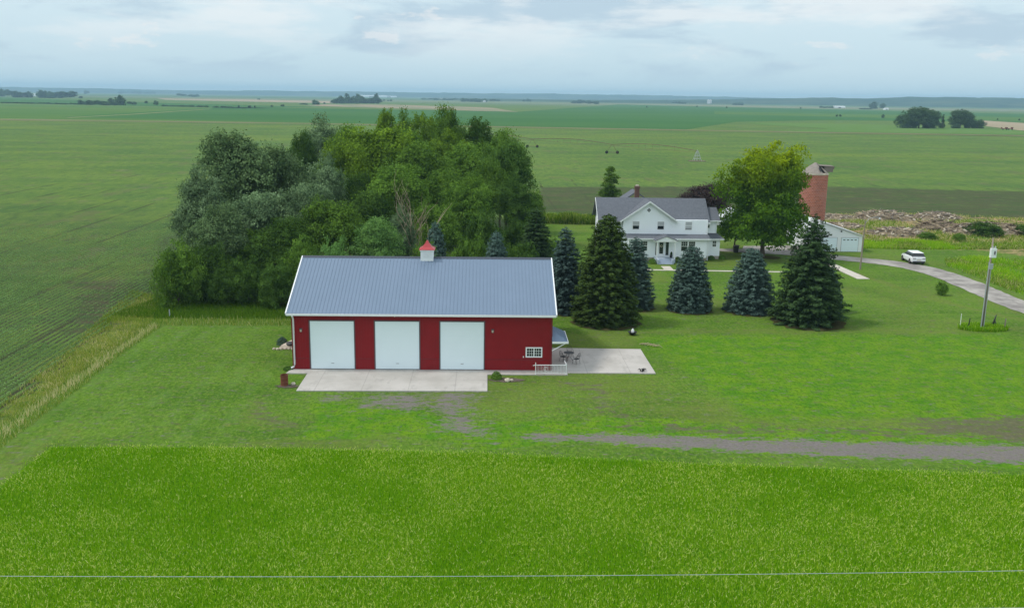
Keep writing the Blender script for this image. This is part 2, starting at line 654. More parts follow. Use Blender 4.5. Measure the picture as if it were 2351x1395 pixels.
PR = [(-28.2, 20), (-27.9, 48), (-27.7, 57.2), (-13.8, 57.1), (-0.1, 56.3), (5.1, 55.6), (21.2, 53.9), (33, 53.0), (60, 50.5), (60, 20)]
STRIP = [(-33.2, 20), (-32.8, 55), (-33.0, 75), (-33.6, 89), (-34, 92.5), (-16.5, 92.5), (-16.5, 89.9), (-31.6, 89.6), (-31.6, 80), (-31.1, 70), (-30.8, 55), (-30.6, 20)]
xs = axis(-85, 112, 0.5, 11500.)
ys = axis(28, 262, 0.5, 11500.)
GX, GYY = np.meshgrid(xs, ys)
ny_, nx_ = GX.shape
X, Y = GX.ravel(), GYY.ravel()
jx = (vn(X, Y, 3.0, 3) - 0.5) * 2.0
jy = (vn(X, Y, 3.0, 4) - 0.5) * 2.0


def inside(poly, soft=0.8, wob=1.0):
    return sst(sdpoly(X + jx * wob, Y + jy * wob, poly), -soft, soft)


gravel = np.maximum.reduce([
    inside([(2.5, 59.9), (11.3, 60.2), (17, 59.2), (25.6, 58.5), (38, 58.2), (70, 57.5), (70, 54.5), (38, 55.2), (25, 55.8), (16.6, 57.0), (9, 58.2), (2.5, 59.2)], 1.0, 0.6),
    inside([(-9.2, 68.6), (-5.2, 68.8), (-3.6, 65.6), (-5.5, 65.0), (-9, 65.2)], 1.8, 1.2) * 0.75,
    inside([(-3.6, 68.8), (-1.0, 68.8), (-1.4, 66.5), (-1.2, 64.6), (-3.8, 64.6)], 1.8, 1.0) * 0.85,
    inside([(-2.6, 64.8), (-0.4, 64.6), (-0.1, 59.8), (-2.4, 60.2)], 2.0, 1.3) * 0.8,
    inside([(-12.5, 68.3), (-11.2, 68.3), (-11.2, 66.6), (-12.6, 66.6)], 1.8, 1.2) * 0.8,
])
lush = np.maximum(inside([(14.5, 87), (52, 88.5), (49, 76), (44, 62), (18.2, 63), (17.6, 70)], 3.0, 1.2) * 0.9,
                  inside([(-12.5, 66.5), (-8.5, 65), (2.5, 63), (12, 63.4), (18, 61.6), (34, 60.2), (45, 59.6), (45, 54.6), (30, 54.9), (10, 57.6), (2, 58.2), (-12.5, 59.2)], 1.0, 1.8) * 1.15)
crop = sst(-(X + 33.8 + jx * 0.7 + np.clip((Y - 60) * 0.085, 0, 6)), -0.6, 0.6) * (Y < 3000)
crop = np.where(Y > 186, 1.0, crop)
crop = np.maximum(crop, sst(sdpoly(X + jx, Y + jy, [(-60, 150), (-60, 262), (9, 262), (9, 176), (-20, 165), (-40, 152)]), -1, 1))
weedy = inside([(-34.6, 20), (-34.2, 60), (-35.2, 72), (-37.0, 88), (-39.5, 108), (-36, 104), (-32.8, 90), (-32.8, 20)], 1.0, 1.6)
dark = np.maximum(inside([(13, 238), (50, 243), (92, 247), (140, 240), (220, 225), (220, 180), (105, 180), (66, 184), (30, 180), (10, 183), (8, 200)], 3.0, 2.5) * 0.8,
                  inside([(-38.5, 84), (-40, 88), (-44, 98), (-48, 112), (-41, 114), (-36.5, 100), (-36, 88)], 2, 3) * 0.8)
weedR = np.maximum(inside([(64.4, 127), (66.6, 132.5), (71, 134.6), (82, 132), (92, 127), (93, 98), (67, 96), (63.8, 105), (64, 117)], 0.9, 1.4),
                   inside([(56, 150), (58, 141.5), (66, 140.5), (78, 141.5), (100, 144), (100, 150), (78, 150), (66, 151)], 1.5, 2.0) * 0.85)
tanR = np.maximum(inside([(60, 152), (66, 149.5), (84, 150), (110, 148), (130, 178), (92, 188), (62, 184), (58, 170)], 2.0, 3.0) * sst(vn(X, Y, 6, 31), 0.25, 0.5),
                  inside([(70, 142), (84, 146), (110, 140), (110, 128), (90, 131)], 2.5, 3) * 0.6)
prairie = inside(PR, 0.25, 0.15)
strip = inside(STRIP, 0.35, 0.4)
olive = np.maximum.reduce([sst(vn(X, Y, 9, 11), 0.42, 0.7) * 0.75, inside([(6, 88), (20, 90), (60, 92), (66, 88), (52, 89), (16, 87.5), (13, 76), (6, 80)], 1.5, 1.5) * 0.8,
                           sst(1.1 - sdline(X, Y, [(49, 121), (50.5, 112), (52.5, 103), (55.5, 96), (60, 91.5), (70, 87)]) + jx * 0.3, 0.0, 0.8),
                           sst(1.6 - sdline(X, Y, [(-17, 67), (-16.5, 62.5), (-13, 61)]) + jx * 0.9, 0, 1.5) * 0.5])
mud = np.maximum.reduce([
    inside([(17.5, 61.2), (29, 60.6), (33, 63.0), (38, 63.6), (60, 64), (60, 60.2), (36, 59.4), (29, 59.8), (18, 60.6)], 1.5, 1.6) * 0.85,
    inside([(7.0, 72.0), (8.0, 72), (9.2, 66), (10.8, 62.4), (9.9, 61.8), (8.6, 65)], 1.5, 1.3) * 0.8,
    inside([(12.5, 62.2), (18.5, 61.0), (18.5, 60.2), (13, 60.9)], 1.0, 1.0) * 0.75,
    sst(1.3 - sdline(X, Y, [(-16.4, 69.0), (-16.9, 65.5), (-15.8, 62.8), (-12.0, 61.2)]) + jx * 0.7, 0, 1.5) * 0.5])
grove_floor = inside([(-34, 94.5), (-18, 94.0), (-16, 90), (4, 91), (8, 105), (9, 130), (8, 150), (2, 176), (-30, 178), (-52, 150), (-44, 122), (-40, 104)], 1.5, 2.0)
me = bpy.data.meshes.new('ground')
Z = np.zeros_like(X)
near = (Y > 29) & (Y < 260) & (X > -84) & (X < 110)
Z += np.where(near, -0.05 * vn(X, Y, 8, 5), 0) * 1.0
idx = np.arange(nx_ * ny_).reshape(ny_, nx_)
Q = np.stack([idx[:-1, :-1], idx[:-1, 1:], idx[1:, 1:], idx[1:, :-1]], -1).reshape(-1, 4)
me.vertices.add(len(X))
me.vertices.foreach_set('co', np.stack([X, Y, Z], -1).astype(np.float32).ravel())
me.loops.add(Q.size)
me.loops.foreach_set('vertex_index', Q.astype(np.int32).ravel())
me.polygons.add(len(Q))
me.polygons.foreach_set('loop_start', np.arange(0, Q.size, 4, dtype=np.int32))
me.update(calc_edges=True)
for nm, ch in (('m1', (gravel, lush, crop, weedy)), ('m2', (dark, weedR, tanR, prairie)), ('m3', (strip, olive, grove_floor, mud))):
    a = me.attributes.new(nm, 'FLOAT_COLOR', 'POINT')
    a.data.foreach_set('color', np.stack(ch, -1).astype(np.float32).ravel())


def groundmat():
    m = bpy.data.materials.new('lawn_and_fields')
    m.use_nodes = True
    t = NT(m.node_tree)
    b = t.N['Principled BSDF']
    b.inputs['Roughness'].default_value = 0.95
    b.inputs['Specular IOR Level'].default_value = 0.05
    g = t.n('ShaderNodeNewGeometry')
    P = g.outputs['Position']
    sp = t.n('ShaderNodeSeparateXYZ')
    t.link(P, sp.inputs[0])
    ch = {}
    for nm, keys in (('m1', 'gravel lush crop weedy'), ('m2', 'dark weedR tanR prairie'), ('m3', 'strip olive grove mud')):
        a = t.n('ShaderNodeAttribute')
        a.attribute_name = nm
        s_ = t.n('ShaderNodeSeparateColor')
        t.link(a.outputs['Color'], s_.inputs[0])
        k = keys.split()
        ch[k[0]], ch[k[1]], ch[k[2]], ch[k[3]] = s_.outputs[0], s_.outputs[1], s_.outputs[2], a.outputs['Alpha']
    fine = t.noise(4.2, 3, 0.85, t.mapping(P, (1, 0.5, 1)))
    med = t.noise(1.6, 5, 0.8, P)
    big = t.noise(0.12, 4, 0.6, P)
    hor = t.noise(1.0, 4, 0.7, t.mapping(P, (0.35, 1.6, 1)))

    def th(key, amp=0.9, soft=0.12, nz=med):
        v = t.math('ADD', ch[key], t.math('MULTIPLY', t.math('SUBTRACT', nz, 0.5), amp * 2.2))
        return t.ramp(v, 0.5 - soft, 0.5 + soft)
    # mown lawn
    lawn = t.mix(t.ramp(big, 0.35, 0.65), (0.058, 0.135, 0.010), (0.098, 0.188, 0.017))
    lawn = t.mix(t.math('MULTIPLY', t.ramp(med, 0.35, 0.75), 0.5), lawn, (0.105, 0.19, 0.022))
    lawn = t.mix(t.math('MULTIPLY', t.ramp(fine, 0.48, 0.62), 0.5), lawn, (0.030, 0.072, 0.006))
    lawn = t.mix(t.math('MULTIPLY', t.ramp(fine, 0.47, 0.36), 0.55), lawn, (0.17, 0.25, 0.04))
    # mowing stripes, faint
    st = t.math('SINE', t.math('MULTIPLY', t.math('ADD', sp.outputs[0], t.math('MULTIPLY', t.noise(0.3, 3, 0.6, P), 2.2)), 2.9))
    stm = t.math('MULTIPLY', t.math('LESS_THAN', sp.outputs[0], -16), t.math('MULTIPLY', t.ramp(t.noise(0.18, 3, 0.6, P), 0.4, 0.65), 0.26))
    lawn = t.mix(t.math('MULTIPLY', t.ramp(st, -0.3, 0.8), stm), lawn, (0.13, 0.23, 0.05))
    st2 = t.math('SINE', t.math('MULTIPLY', t.math('ADD', sp.outputs[1], t.math('MULTIPLY', med, 1.2)), 2.4))
    stm2 = t.math('MULTIPLY', t.math('GREATER_THAN', sp.outputs[0], 7), t.math('MULTIPLY', t.ramp(t.noise(0.13, 3, 0.6, P), 0.4, 0.65), 0.26))
    lawn = t.mix(t.math('MULTIPLY', t.ramp(st2, -0.3, 0.8), stm2), lawn, (0.14, 0.23, 0.03))
    lawn = t.mix(t.math('MULTIPLY', th('olive', 1.1, 0.45), 0.34), lawn, t.mix(fine, (0.09, 0.10, 0.02), (0.22, 0.22, 0.07)))
    lushc = t.mix(t.ramp(t.noise(0.5, 4, 0.7, P), 0.35, 0.65), (0.060, 0.185, 0.004), (0.125, 0.240, 0.006))
    lushc = t.mix(t.math('MULTIPLY', t.ramp(fine, 0.48, 0.62), 0.6), lushc, (0.030, 0.10, 0.004))
    c = t.mix(t.math('MULTIPLY', th('lush', 0.7, 0.3), 0.8), lawn, lushc)
    mudc = t.mix(t.noise(3.5, 5, 0.8, P), (0.045, 0.050, 0.022), (0.17, 0.14, 0.105))
    c = t.mix(t.math('MULTIPLY', th('mud', 2.2, 0.3, t.noise(1.3, 6, 0.82, t.mapping(P, (0.6, 1.3, 1), (4, 4, 0)))), 0.85), c, mudc)
    grav = t.mix(t.noise(5.0, 4, 0.8, P), (0.075, 0.066, 0.060), (0.25, 0.225, 0.21))
    c = t.mix(th('gravel', 2.0, 0.25, t.noise(1.6, 6, 0.82, t.mapping(P, (0.6, 1.4, 1)))), c, grav)
    # crop field
    fl = t.mix(t.ramp(t.noise(0.045, 5, 0.62, t.mapping(P, (0.6, 1, 1))), 0.3, 0.7), (0.066, 0.132, 0.030), (0.115, 0.182, 0.034))
    fl = t.mix(t.math('MULTIPLY', t.ramp(t.noise(0.014, 4, 0.6, t.mapping(P, (0.35, 1, 1), (3, 9, 0))), 0.52, 0.66), 0.65), fl, (0.135, 0.195, 0.030))
    fl = t.mix(t.math('MULTIPLY', t.ramp(t.noise(0.35, 5, 0.7, P), 0.56, 0.72), 0.6), fl, (0.060, 0.085, 0.035))
    fl = t.mix(t.math('MULTIPLY', t.ramp(t.noise(0.09, 5, 0.7, t.mapping(P, (1, 0.7, 1), (8, 2, 1))), 0.58, 0.70), 0.5), fl, (0.145, 0.13, 0.085))
    wx = t.math('ADD', t.math('SUBTRACT', sp.outputs[0], t.math('MULTIPLY', t.math('SINE', t.math('MULTIPLY', sp.outputs[1], 0.05)), 0.4)), 33.8 - 0.16)
    row = t.math('SINE', t.math('MULTIPLY', wx, 2 * pi / 0.64))
    soil = t.mix(fine, (0.016, 0.014, 0.010), (0.060, 0.050, 0.038))
    fadeY = t.math('SUBTRACT', 1.0, t.ramp(sp.outputs[1], 75, 230))
    sp1 = t.noise(0.55, 4, 0.8, t.mapping(P, (1, 0.3, 1)))
    fl = t.mix(t.math('MULTIPLY', t.ramp(sp1, 0.53, 0.62), 0.55), fl, (0.040, 0.085, 0.030))
    fl = t.mix(t.math('MULTIPLY', t.ramp(sp1, 0.46, 0.38), 0.5), fl, (0.165, 0.215, 0.045))
    sp2 = t.noise(0.10, 5, 0.75, t.mapping(P, (1, 0.45, 1), (31, 7, 0)))
    fl = t.mix(t.math('MULTIPLY', t.ramp(sp2, 0.54, 0.64), 0.45), fl, (0.125, 0.115, 0.060))
    rw = t.math('MULTIPLY', t.ramp(t.math('ADD', row, t.math('MULTIPLY', med, 0.4)), -0.2, 0.6), t.math('MULTIPLY', fadeY, 0.9))
    fl = t.mix(rw, fl, soil)
    trk = t.math('ABSOLUTE', t.math('SUBTRACT', t.math('FRACT', t.math('DIVIDE', t.math('ADD', wx, 2.5), 9.12)), 0.5))
    trk2 = t.math('MULTIPLY', t.math('SUBTRACT', 1.0, t.ramp(trk, 0.015, 0.045)), t.ramp(t.noise(0.04, 3, 0.6, P), 0.42, 0.6))
    fl = t.mix(t.math('MULTIPLY', t.math('MULTIPLY', trk2, t.math('LESS_THAN', sp.outputs[1], 260)), 0.7), fl, soil)
    c = t.mix(th('crop', 0.5, 0.1), c, fl)
    dk = t.mix(t.ramp(t.noise(0.8, 5, 0.7, t.mapping(P, (0.12, 1.2, 1))), 0.40, 0.60), (0.036, 0.070, 0.020), (0.078, 0.062, 0.042))
    c = t.mix(t.math('MULTIPLY', th('dark', 0.9, 0.3, t.noise(0.25, 5, 0.7, P)), 0.85), c, dk)
    c = t.mix(t.math('MULTIPLY', th('weedy', 1.6, 0.45), 0.75), c, t.mix(t.ramp(t.noise(0.7, 5, 0.8, P), 0.35, 0.65), (0.065, 0.105, 0.022), (0.20, 0.20, 0.045)))
    c = t.mix(th('weedR', 0.7, 0.2), c, t.mix(t.noise(0.8, 4, 0.7, P), (0.055, 0.13, 0.012), (0.14, 0.22, 0.035)))
    tn = t.mix(t.ramp(t.noise(0.5, 6, 0.8, P), 0.35, 0.62), (0.085, 0.095, 0.03), (0.40, 0.27, 0.15))
    c = t.mix(t.math('MULTIPLY', th('tanR', 0.9, 0.2), 0.9), c, tn)
    c = t.mix(ch['prairie'], c, t.mix(med, (0.05, 0.15, 0.002), (0.09, 0.23, 0.004)))
    c = t.mix(t.math('MULTIPLY', ch['strip'], 0.9), c, (0.10, 0.17, 0.03))
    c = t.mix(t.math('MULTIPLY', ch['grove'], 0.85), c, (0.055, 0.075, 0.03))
    t.link(c, b.inputs['Base Color'])
    bp = t.n('ShaderNodeBump')
    bp.inputs['Strength'].default_value = 0.5
    bp.inputs['Distance'].default_value = 0.05
    t.link(t.math('ADD', fine, t.math('MULTIPLY', med, 1.5)), bp.inputs['Height'])
    t.link(bp.outputs[0], b.inputs['Normal'])
    return m


me.materials.append(groundmat())
ground = mesh_obj('ground', me)
tag(ground, kind='structure')


def flat_poly(name, pts, z, mat, sub=0, kind='structure'):
    mb = MB()
    mb.add([(p[0], p[1], z) for p in pts], [tuple(range(len(pts)))])
    o = mb.build(name, mat)
    me = o.data
    if me.polygons[0].normal.z < 0:
        me.flip_normals()
    tag(o, kind=kind)
    return o


def fieldmat(name, a, b_, s=0.01, sx=0.3, c3=None, streak=None):
    m = bpy.data.materials.new(name)
    m.use_nodes = True
    t = NT(m.node_tree)
    b = t.N['Principled BSDF']
    b.inputs['Roughness'].default_value = 1
    b.inputs['Specular IOR Level'].default_value = 0.0
    g = t.n('ShaderNodeNewGeometry')
    P = g.outputs['Position']
    c = t.mix(t.ramp(t.noise(s, 5, 0.65, t.mapping(P, (sx, 1, 1))), 0.3, 0.7), a, b_)
    if c3:
        c = t.mix(t.math('MULTIPLY', t.ramp(t.noise(s * 0.4, 3, 0.5, t.mapping(P, (sx, 1, 1), (5, 1, 0))), 0.48, 0.62), 0.6), c, c3)
    if streak:
        sp = t.n('ShaderNodeSeparateXYZ')
        t.link(P, sp.inputs[0])
        q = t.math('SINE', t.math('MULTIPLY', t.math('ADD', sp.outputs[0], t.math('MULTIPLY', sp.outputs[1], 0.25)), 2 * pi / streak))
        c = t.mix(t.math('MULTIPLY', t.ramp(q, 0.1, 0.5), 0.5), c, (0.17, 0.21, 0.12))
    t.link(c, b.inputs['Base Color'])
    return m


def far_field(name, pix, z, mat):
    return flat_poly(name, [G(x, y) for x, y in pix], z, mat)


FM = {
    'teal': fieldmat('blue_green_crop', (0.050, 0.130, 0.040), (0.068, 0.150, 0.045), 0.006),
    'green': fieldmat('grass_green_crop', (0.070, 0.150, 0.040), (0.10, 0.175, 0.045), 0.008, c3=(0.12, 0.18, 0.05)),
    'tan': fieldmat('pale_stubble', (0.30, 0.245, 0.165), (0.235, 0.22, 0.13), 0.003, 0.4, streak=90),
    'tan2': fieldmat('pale_soil', (0.35, 0.28, 0.20), (0.27, 0.24, 0.15), 0.003, 0.4),
    'lite': fieldmat('pale_green_meadow', (0.09, 0.175, 0.045), (0.13, 0.205, 0.06), 0.006, 0.3),
    'ditch': fieldmat('ditch_brush', (0.10, 0.10, 0.055), (0.17, 0.15, 0.085), 0.06, 0.3),
    'bank': fieldmat('ditch_bank_grass', (0.19, 0.23, 0.09), (0.26, 0.24, 0.13), 0.04, 0.3),
    'farmix': fieldmat('distant_fields', (0.08, 0.15, 0.06), (0.12, 0.17, 0.07), 0.0012, 0.25, c3=(0.26, 0.24, 0.16)),
}
# far fields, nearest last on top
far_field('distant_fields', [(-600, 226), (400, 226), (1175, 241), (2351, 259), (3000, 268), (3000, 246), (2351, 239.3), (1175, 223.3), (0, 207.3), (-600, 199)], 0.02, FM['farmix'])
far_field('green_field', [(-600, 285), (0, 273), (680, 282), (1150, 291), (1190, 258), (560, 250), (0, 240), (-600, 232)], 0.06, FM['green'])
far_field('blue_green_field', [(140, 269), (520, 246), (1190, 257), (1420, 240), (2351, 262), (2351, 281), (1900, 276), (1690, 280), (1560, 300), (1150, 290), (680, 281)], 0.10, FM['teal'])
far_field('blue_green_field', [(0, 237), (560, 249), (740, 246), (420, 238), (0, 224), (-400, 218), (-400, 228)], 0.10, FM['teal'])
far_field('stubble_field', [(700, 243), (1190, 257.5), (1130, 247.5), (880, 240), (740, 240)], 0.14, FM['tan'])
far_field('bare_soil_field', [(380, 229.5), (770, 238), (800, 233), (560, 228), (360, 226)], 0.14, FM['tan2'])
far_field('bare_soil_field', [(2262, 290), (2351, 301), (2700, 310), (2700, 290), (2351, 283), (2255, 277)], 0.14, FM['tan2'])
far_field('meadow', [(1700, 281), (2000, 286), (2351, 300), (2800, 318), (2800, 322), (2351, 310.5), (1900, 303.5), (1790, 302.5), (1900, 296), (1760, 288)], 0.14, FM['lite'])
far_field('green_field', [(1640, 262), (2351, 279), (2351, 270), (1640, 256)], 0.14, FM['green'])
far_field('ditch_bank', [(-600, 290), (0, 276.5), (680, 284.6), (1150, 293.2), (1900, 306.3), (2351, 313.4), (3000, 322), (3000, 319.5), (2351, 311.2), (1900, 304), (1150, 290.8), (680, 282.4), (0, 273), (-600, 285)], 0.18, FM['bank'])
far_field('ditch', [(-600, 288), (0, 275.5), (680, 284), (1150, 292.7), (1900, 305.8), (2351, 313), (3000, 321.6), (3000, 320.7), (2351, 312.1), (1900, 304.9), (1150, 291.8), (680, 283.2), (0, 274.5), (-600, 287)], 0.22, FM['ditch'])
far_field('field_track', [(150, 270.5), (300, 262.6), (480, 250.6), (486, 250.9), (310, 263.2), (160, 271)], 0.18, FM['bank'])

# ------------------------------------------------------------------ distant hills
def hills(name, x0, x1, y, hfun, depth, mat, n=420):
    mb = MB()
    rows = 7
    xx = np.linspace(x0, x1, n)
    for j in range(rows):
        f_ = j / (rows - 1)
        for x in xx:
            h = hfun(x) * sin(f_ * pi / 2) ** 0.8
            mb.v.append((x, y + depth * f_ + (vn(np.array([x]), np.array([f_ * 100.]), 260, 9)[0] - 0.5) * 500 * (1 - f_), h - 0.3 + (vn(np.array([x]), np.array([f_ * 900]), 70, 8)[0] - 0.5) * h * 0.22))
    for j in range(rows - 1):
        for i in range(n - 1):
            a = j * n + i
            mb.f.append((a, a + 1, a + 1 + n, a + n))
    o = mb.build(name, mat, smooth=True)
    return tag(o, kind='structure')


M['hill'] = fieldmat('wooded_bluffs', (0.02, 0.045, 0.028), (0.055, 0.09, 0.045), 0.012, 0.6, c3=(0.10, 0.12, 0.06))
_A = lambda v: np.array([float(v)])
hills('bluffs', -300, 5200, 4300, lambda x: (8 + 38 * sst(_A(x), 300, 2700)[0]) * (0.80 + 0.4 * vn(_A(x), _A(3), 420, 2)[0]), 900, M['hill'])
hills('hills', -7600, 5000, 8600, lambda x: (36 + 22 * (vn(_A(x), _A(7), 1500, 6)[0] - 0.3)) * (0.9 + 0.25 * vn(_A(x), _A(1), 300, 12)[0]), 700, M['hill'], 500)

# ------------------------------------------------------------------ paving
def slabs(name, pts, mat, z1=0.09):
    mb = MB()
    mb.prism(pts, -0.15, z1)
    o = mb.build(name, mat)
    return tag(o, kind='structure')


slabs('concrete_apron', [(-14.55, 69.15), (0.12, 69.25), (0.12, 73.7), (6.72, 73.7), (6.72, 74.2), (5.6, 74.2), (5.6, 74.93), (-16.1, 74.93), (-16.3, 73.75), (-14.55, 73.75)], M['conc'], 0.05)
slabs('concrete_patio', [(5.46, 74.25), (14.07, 74.25), (14.02, 81.85), (5.46, 82.1)], M['conc'], 0.058)


def ribbon(name, pts, widths, z, mat, wob=0.0, sub=6, seed=1):
    rng = random.Random(seed)
    P_ = []
    for i in range(len(pts) - 1):
        p0 = Vector(pts[max(i - 1, 0)]); p1 = Vector(pts[i]); p2 = Vector(pts[i + 1]); p3 = Vector(pts[min(i + 2, len(pts) - 1)])
        for k in range(sub):
            u = k / sub
            q = 0.5 * ((2 * p1) + (p2 - p0) * u + (2 * p0 - 5 * p1 + 4 * p2 - p3) * u * u + (3 * p1 - p0 - 3 * p2 + p3) * u ** 3)
            P_.append((q, widths[i] * (1 - u) + widths[i + 1] * u))
    P_.append((Vector(pts[-1]), widths[-1]))
    mb = MB()
    for i, (q, w_) in enumerate(P_):
        d = (P_[min(i + 1, len(P_) - 1)][0] - P_[max(i - 1, 0)][0]).normalized()
        n = Vector((-d.y, d.x))
        a = q + n * (w_ / 2 + rng.uniform(-wob, wob))
        b = q - n * (w_ / 2 + rng.uniform(-wob, wob))
        mb.v += [(a.x, a.y, z), (b.x, b.y, z)]
    for i in range(len(P_) - 1):
        mb.f.append((2 * i, 2 * i + 1, 2 * i + 3, 2 * i + 2))
    o = mb.build(name, mat)
    return tag(o, kind='structure')


ribbon('driveway', [(28, 141), (36, 139.3), (42, 138), (47, 136.2), (52, 132.6), (57, 129), (59.8, 124), (60.6, 117), (60.3, 109), (60.2, 100), (62, 90), (66, 78)], [2.5, 2.6, 3.8, 4.2, 4.0, 4.4, 4.4, 4.2, 4.2, 4.0, 4, 4], 0.02, M['drive'], 0.14, 8)
flat_poly('parking_pad', [(38.5, 139), (40, 143.5), (47, 144.5), (51, 141), (51.2, 136), (46, 135.4)], 0.016, M['drive'])
slabs('front_walk', [(20.0, 121.9), (40.5, 121.1), (40.5, 121.7), (20.0, 122.55)], M['walk'], 0.03)
slabs('porch_walk', [(23.7, 122.5), (24.9, 122.45), (24.9, 124.9), (23.7, 124.9)], M['walk'], 0.034)
slabs('side_walk', [(47.2, 129.8), (48.6, 129.4), (49.2, 117.0), (47.6, 117.0)], M['walk'], 0.03)
slabs('driveway_patch', [(61.0, 98.6), (61.9, 98.9), (61.8, 100.2), (60.9, 100.1)], M['stone'], 0.026)

# ------------------------------------------------------------------ red barn
BX0, BX1, BY0, BY1, BE, BR = -15.94, 5.44, 74.96, 89.6, 4.92, 8.12
BYM = (BY0 + BY1) / 2
barn = thing('red_barn', 'long red metal barn with three white overhead doors and blue-grey roof', 'barn', (-5.2, BYM, 0))
mb = MB()
mb.extr([(BY0, 0.0), (BY1, 0.0), (BY1, BE), (BYM, BR), (BY0, BE)], 'x', BX0, BX1)
DOORS = [(-14.46, -10.87), (-9.14, -5.52), (-3.78, -0.19)]
DZ = 4.14
x = BX0 + 0.15
while x < BX1 - 0.05:
    inn = any(a - 0.08 < x < b + 0.08 for a, b in DOORS)
    z0 = DZ + 0.1 if inn else 0.02
    if 3.2 < x < 4.8:
        mb.box(x - 0.02, x + 0.02, BY0 - 0.022, BY0 + 0.05, 0.02, 1.1)
        z0 = 2.1
    mb.box(x - 0.02, x + 0.02, BY0 - 0.022, BY0 + 0.05, z0, BE - 0.02)
    x += 0.2286
mb.build('wall', M['red'], barn)
mb = MB()
for a, b in ((BX0, DOORS[0][0] - .1), (DOORS[0][1] + .1, DOORS[1][0] - .1), (DOORS[1][1] + .1, DOORS[2][0] - .1), (DOORS[2][1] + .1, BX1)):
    mb.box(a, b, BY0 - 0.034, BY0 + 0.01, 0.93, 0.98)
mb.box(BX0 - 0.03, BX0 + 0.10, BY0 - 0.04, BY0 + 0.1, 0.01, BE)
mb.box(BX1 - 0.10, BX1 + 0.03, BY0 - 0.04, BY0 + 0.1, 0.01, BE)
build_each(mb, 'wall_trim', M['redtrim'], barn)
# roof
OV, RX0, RX1 = 0.42, BX0 - 0.32, BX1 + 0.27
sl = (BR - BE) / (BYM - BY0)
ez = BE - OV * sl
mb = MB()
TH = 0.10
up = 0.12
fr0, rg, bk0 = Vector((0, BY0 - OV, ez + up)), Vector((0, BYM, BR + up)), Vector((0, BY1 + OV, ez + up))
mb.slab([(RX0, fr0.y, fr0.z), (RX1, fr0.y, fr0.z), (RX1, rg.y, rg.z), (RX0, rg.y, rg.z)], TH)
mb.slab([(RX1, bk0.y, bk0.z), (RX0, bk0.y, bk0.z), (RX0, rg.y, rg.z), (RX1, rg.y, rg.z)], TH)
x = RX0 + 0.12
while x < RX1 - 0.05:
    for e0 in (fr0, bk0):
        q = [(x - 0.022, e0.y, e0.z + 0.03), (x + 0.022, e0.y, e0.z + 0.03), (x + 0.022, rg.y, rg.z + 0.03), (x - 0.022, rg.y, rg.z + 0.03)]
        if e0 is bk0:
            q = [q[1], q[0], q[3], q[2]]
        mb.slab(q, 0.05)
    x += 0.3048
roof = mb.build('roof', M['blue'], barn)
mb = MB()
mb.extr([(BYM - 0.22, BR + up - 0.02 - 0.045), (BYM, BR + up + 0.075), (BYM + 0.22, BR + up - 0.065), (BYM, BR + up - 0.02)], 'x', RX0 - 0.01, RX1 + 0.01)
mb.build('ridge_cap', M['ridge'], roof)
mb = MB()
for xa, xb in ((RX0 - 0.1, RX0 - 0.003), (RX1 + 0.003, RX1 + 0.1)):
    for e0 in (fr0, bk0):
        q = [(xa, e0.y - (0.03 if e0 is fr0 else -0.03), e0.z + 0.04), (xb, e0.y - (0.03 if e0 is fr0 else -0.03), e0.z + 0.04), (xb, rg.y, rg.z + 0.055), (xa, rg.y, rg.z + 0.055)]
        if e0 is bk0:
            q = [q[1], q[0], q[3], q[2]]
        mb.slab(q, 0.22)
build_each(mb, 'rake_trim', M['white'], roof)
mb = MB()
mb.box(RX0 + 0.0, RX1, fr0.y - 0.09, fr0.y - 0.005, ez - 0.06, ez + 0.1)
mb.box(RX0 + 0.0, RX1, bk0.y + 0.005, bk0.y + 0.09, ez - 0.06, ez + 0.1)
build_each(mb, 'gutter', M['white'], roof)
mb = MB()
mb.box(RX0 + 0.05, RX1 - 0.05, BY0 - OV + 0.01, BY0 - 0.001, ez - 0.05, ez - 0.02)
mb.build('soffit', M['redtrim'], roof)
# doors
for a, b in DOORS:
    fr = MB()
    fr.box(a - 0.09, a, BY0 - 0.06, BY0 + 0.02, 0.06, DZ + 0.09)
    fr.box(b, b + 0.09, BY0 - 0.06, BY0 + 0.02, 0.06, DZ + 0.09)
    fr.box(a, b, BY0 - 0.06, BY0 + 0.02, DZ, DZ + 0.09)
    d_ = MB()
    nsec = 7
    for k in range(nsec):
        z0 = 0.065 + k * (DZ - 0.07) / nsec
        z1 = 0.065 + (k + 1) * (DZ - 0.07) / nsec
        d_.box(a + 0.006, b - 0.006, BY0 - 0.03, BY0 + 0.01, z0 + 0.012, z1 - 0.012)
    d_.box(a + 0.01, b - 0.01, BY0 - 0.024, BY0 + 0.009, 0.064, DZ - 0.005)
    dd = d_.build('overhead_door', M['door'], barn)
    d_ = MB()
    d_.box(a + 0.02, b - 0.02, BY0 - 0.036, BY0 - 0.002, 0.055, 0.10)
    d_.build('door_seal', M['black'], dd)
    d_ = MB()
    d_.box((a + b) / 2 - 0.12, (a + b) / 2 + 0.12, BY0 - 0.06, BY0 - 0.028, 0.55, 0.60)
    d_.build('handle', M['grey'], dd)
    fr.build('door_frame', M['greytrim'], dd)
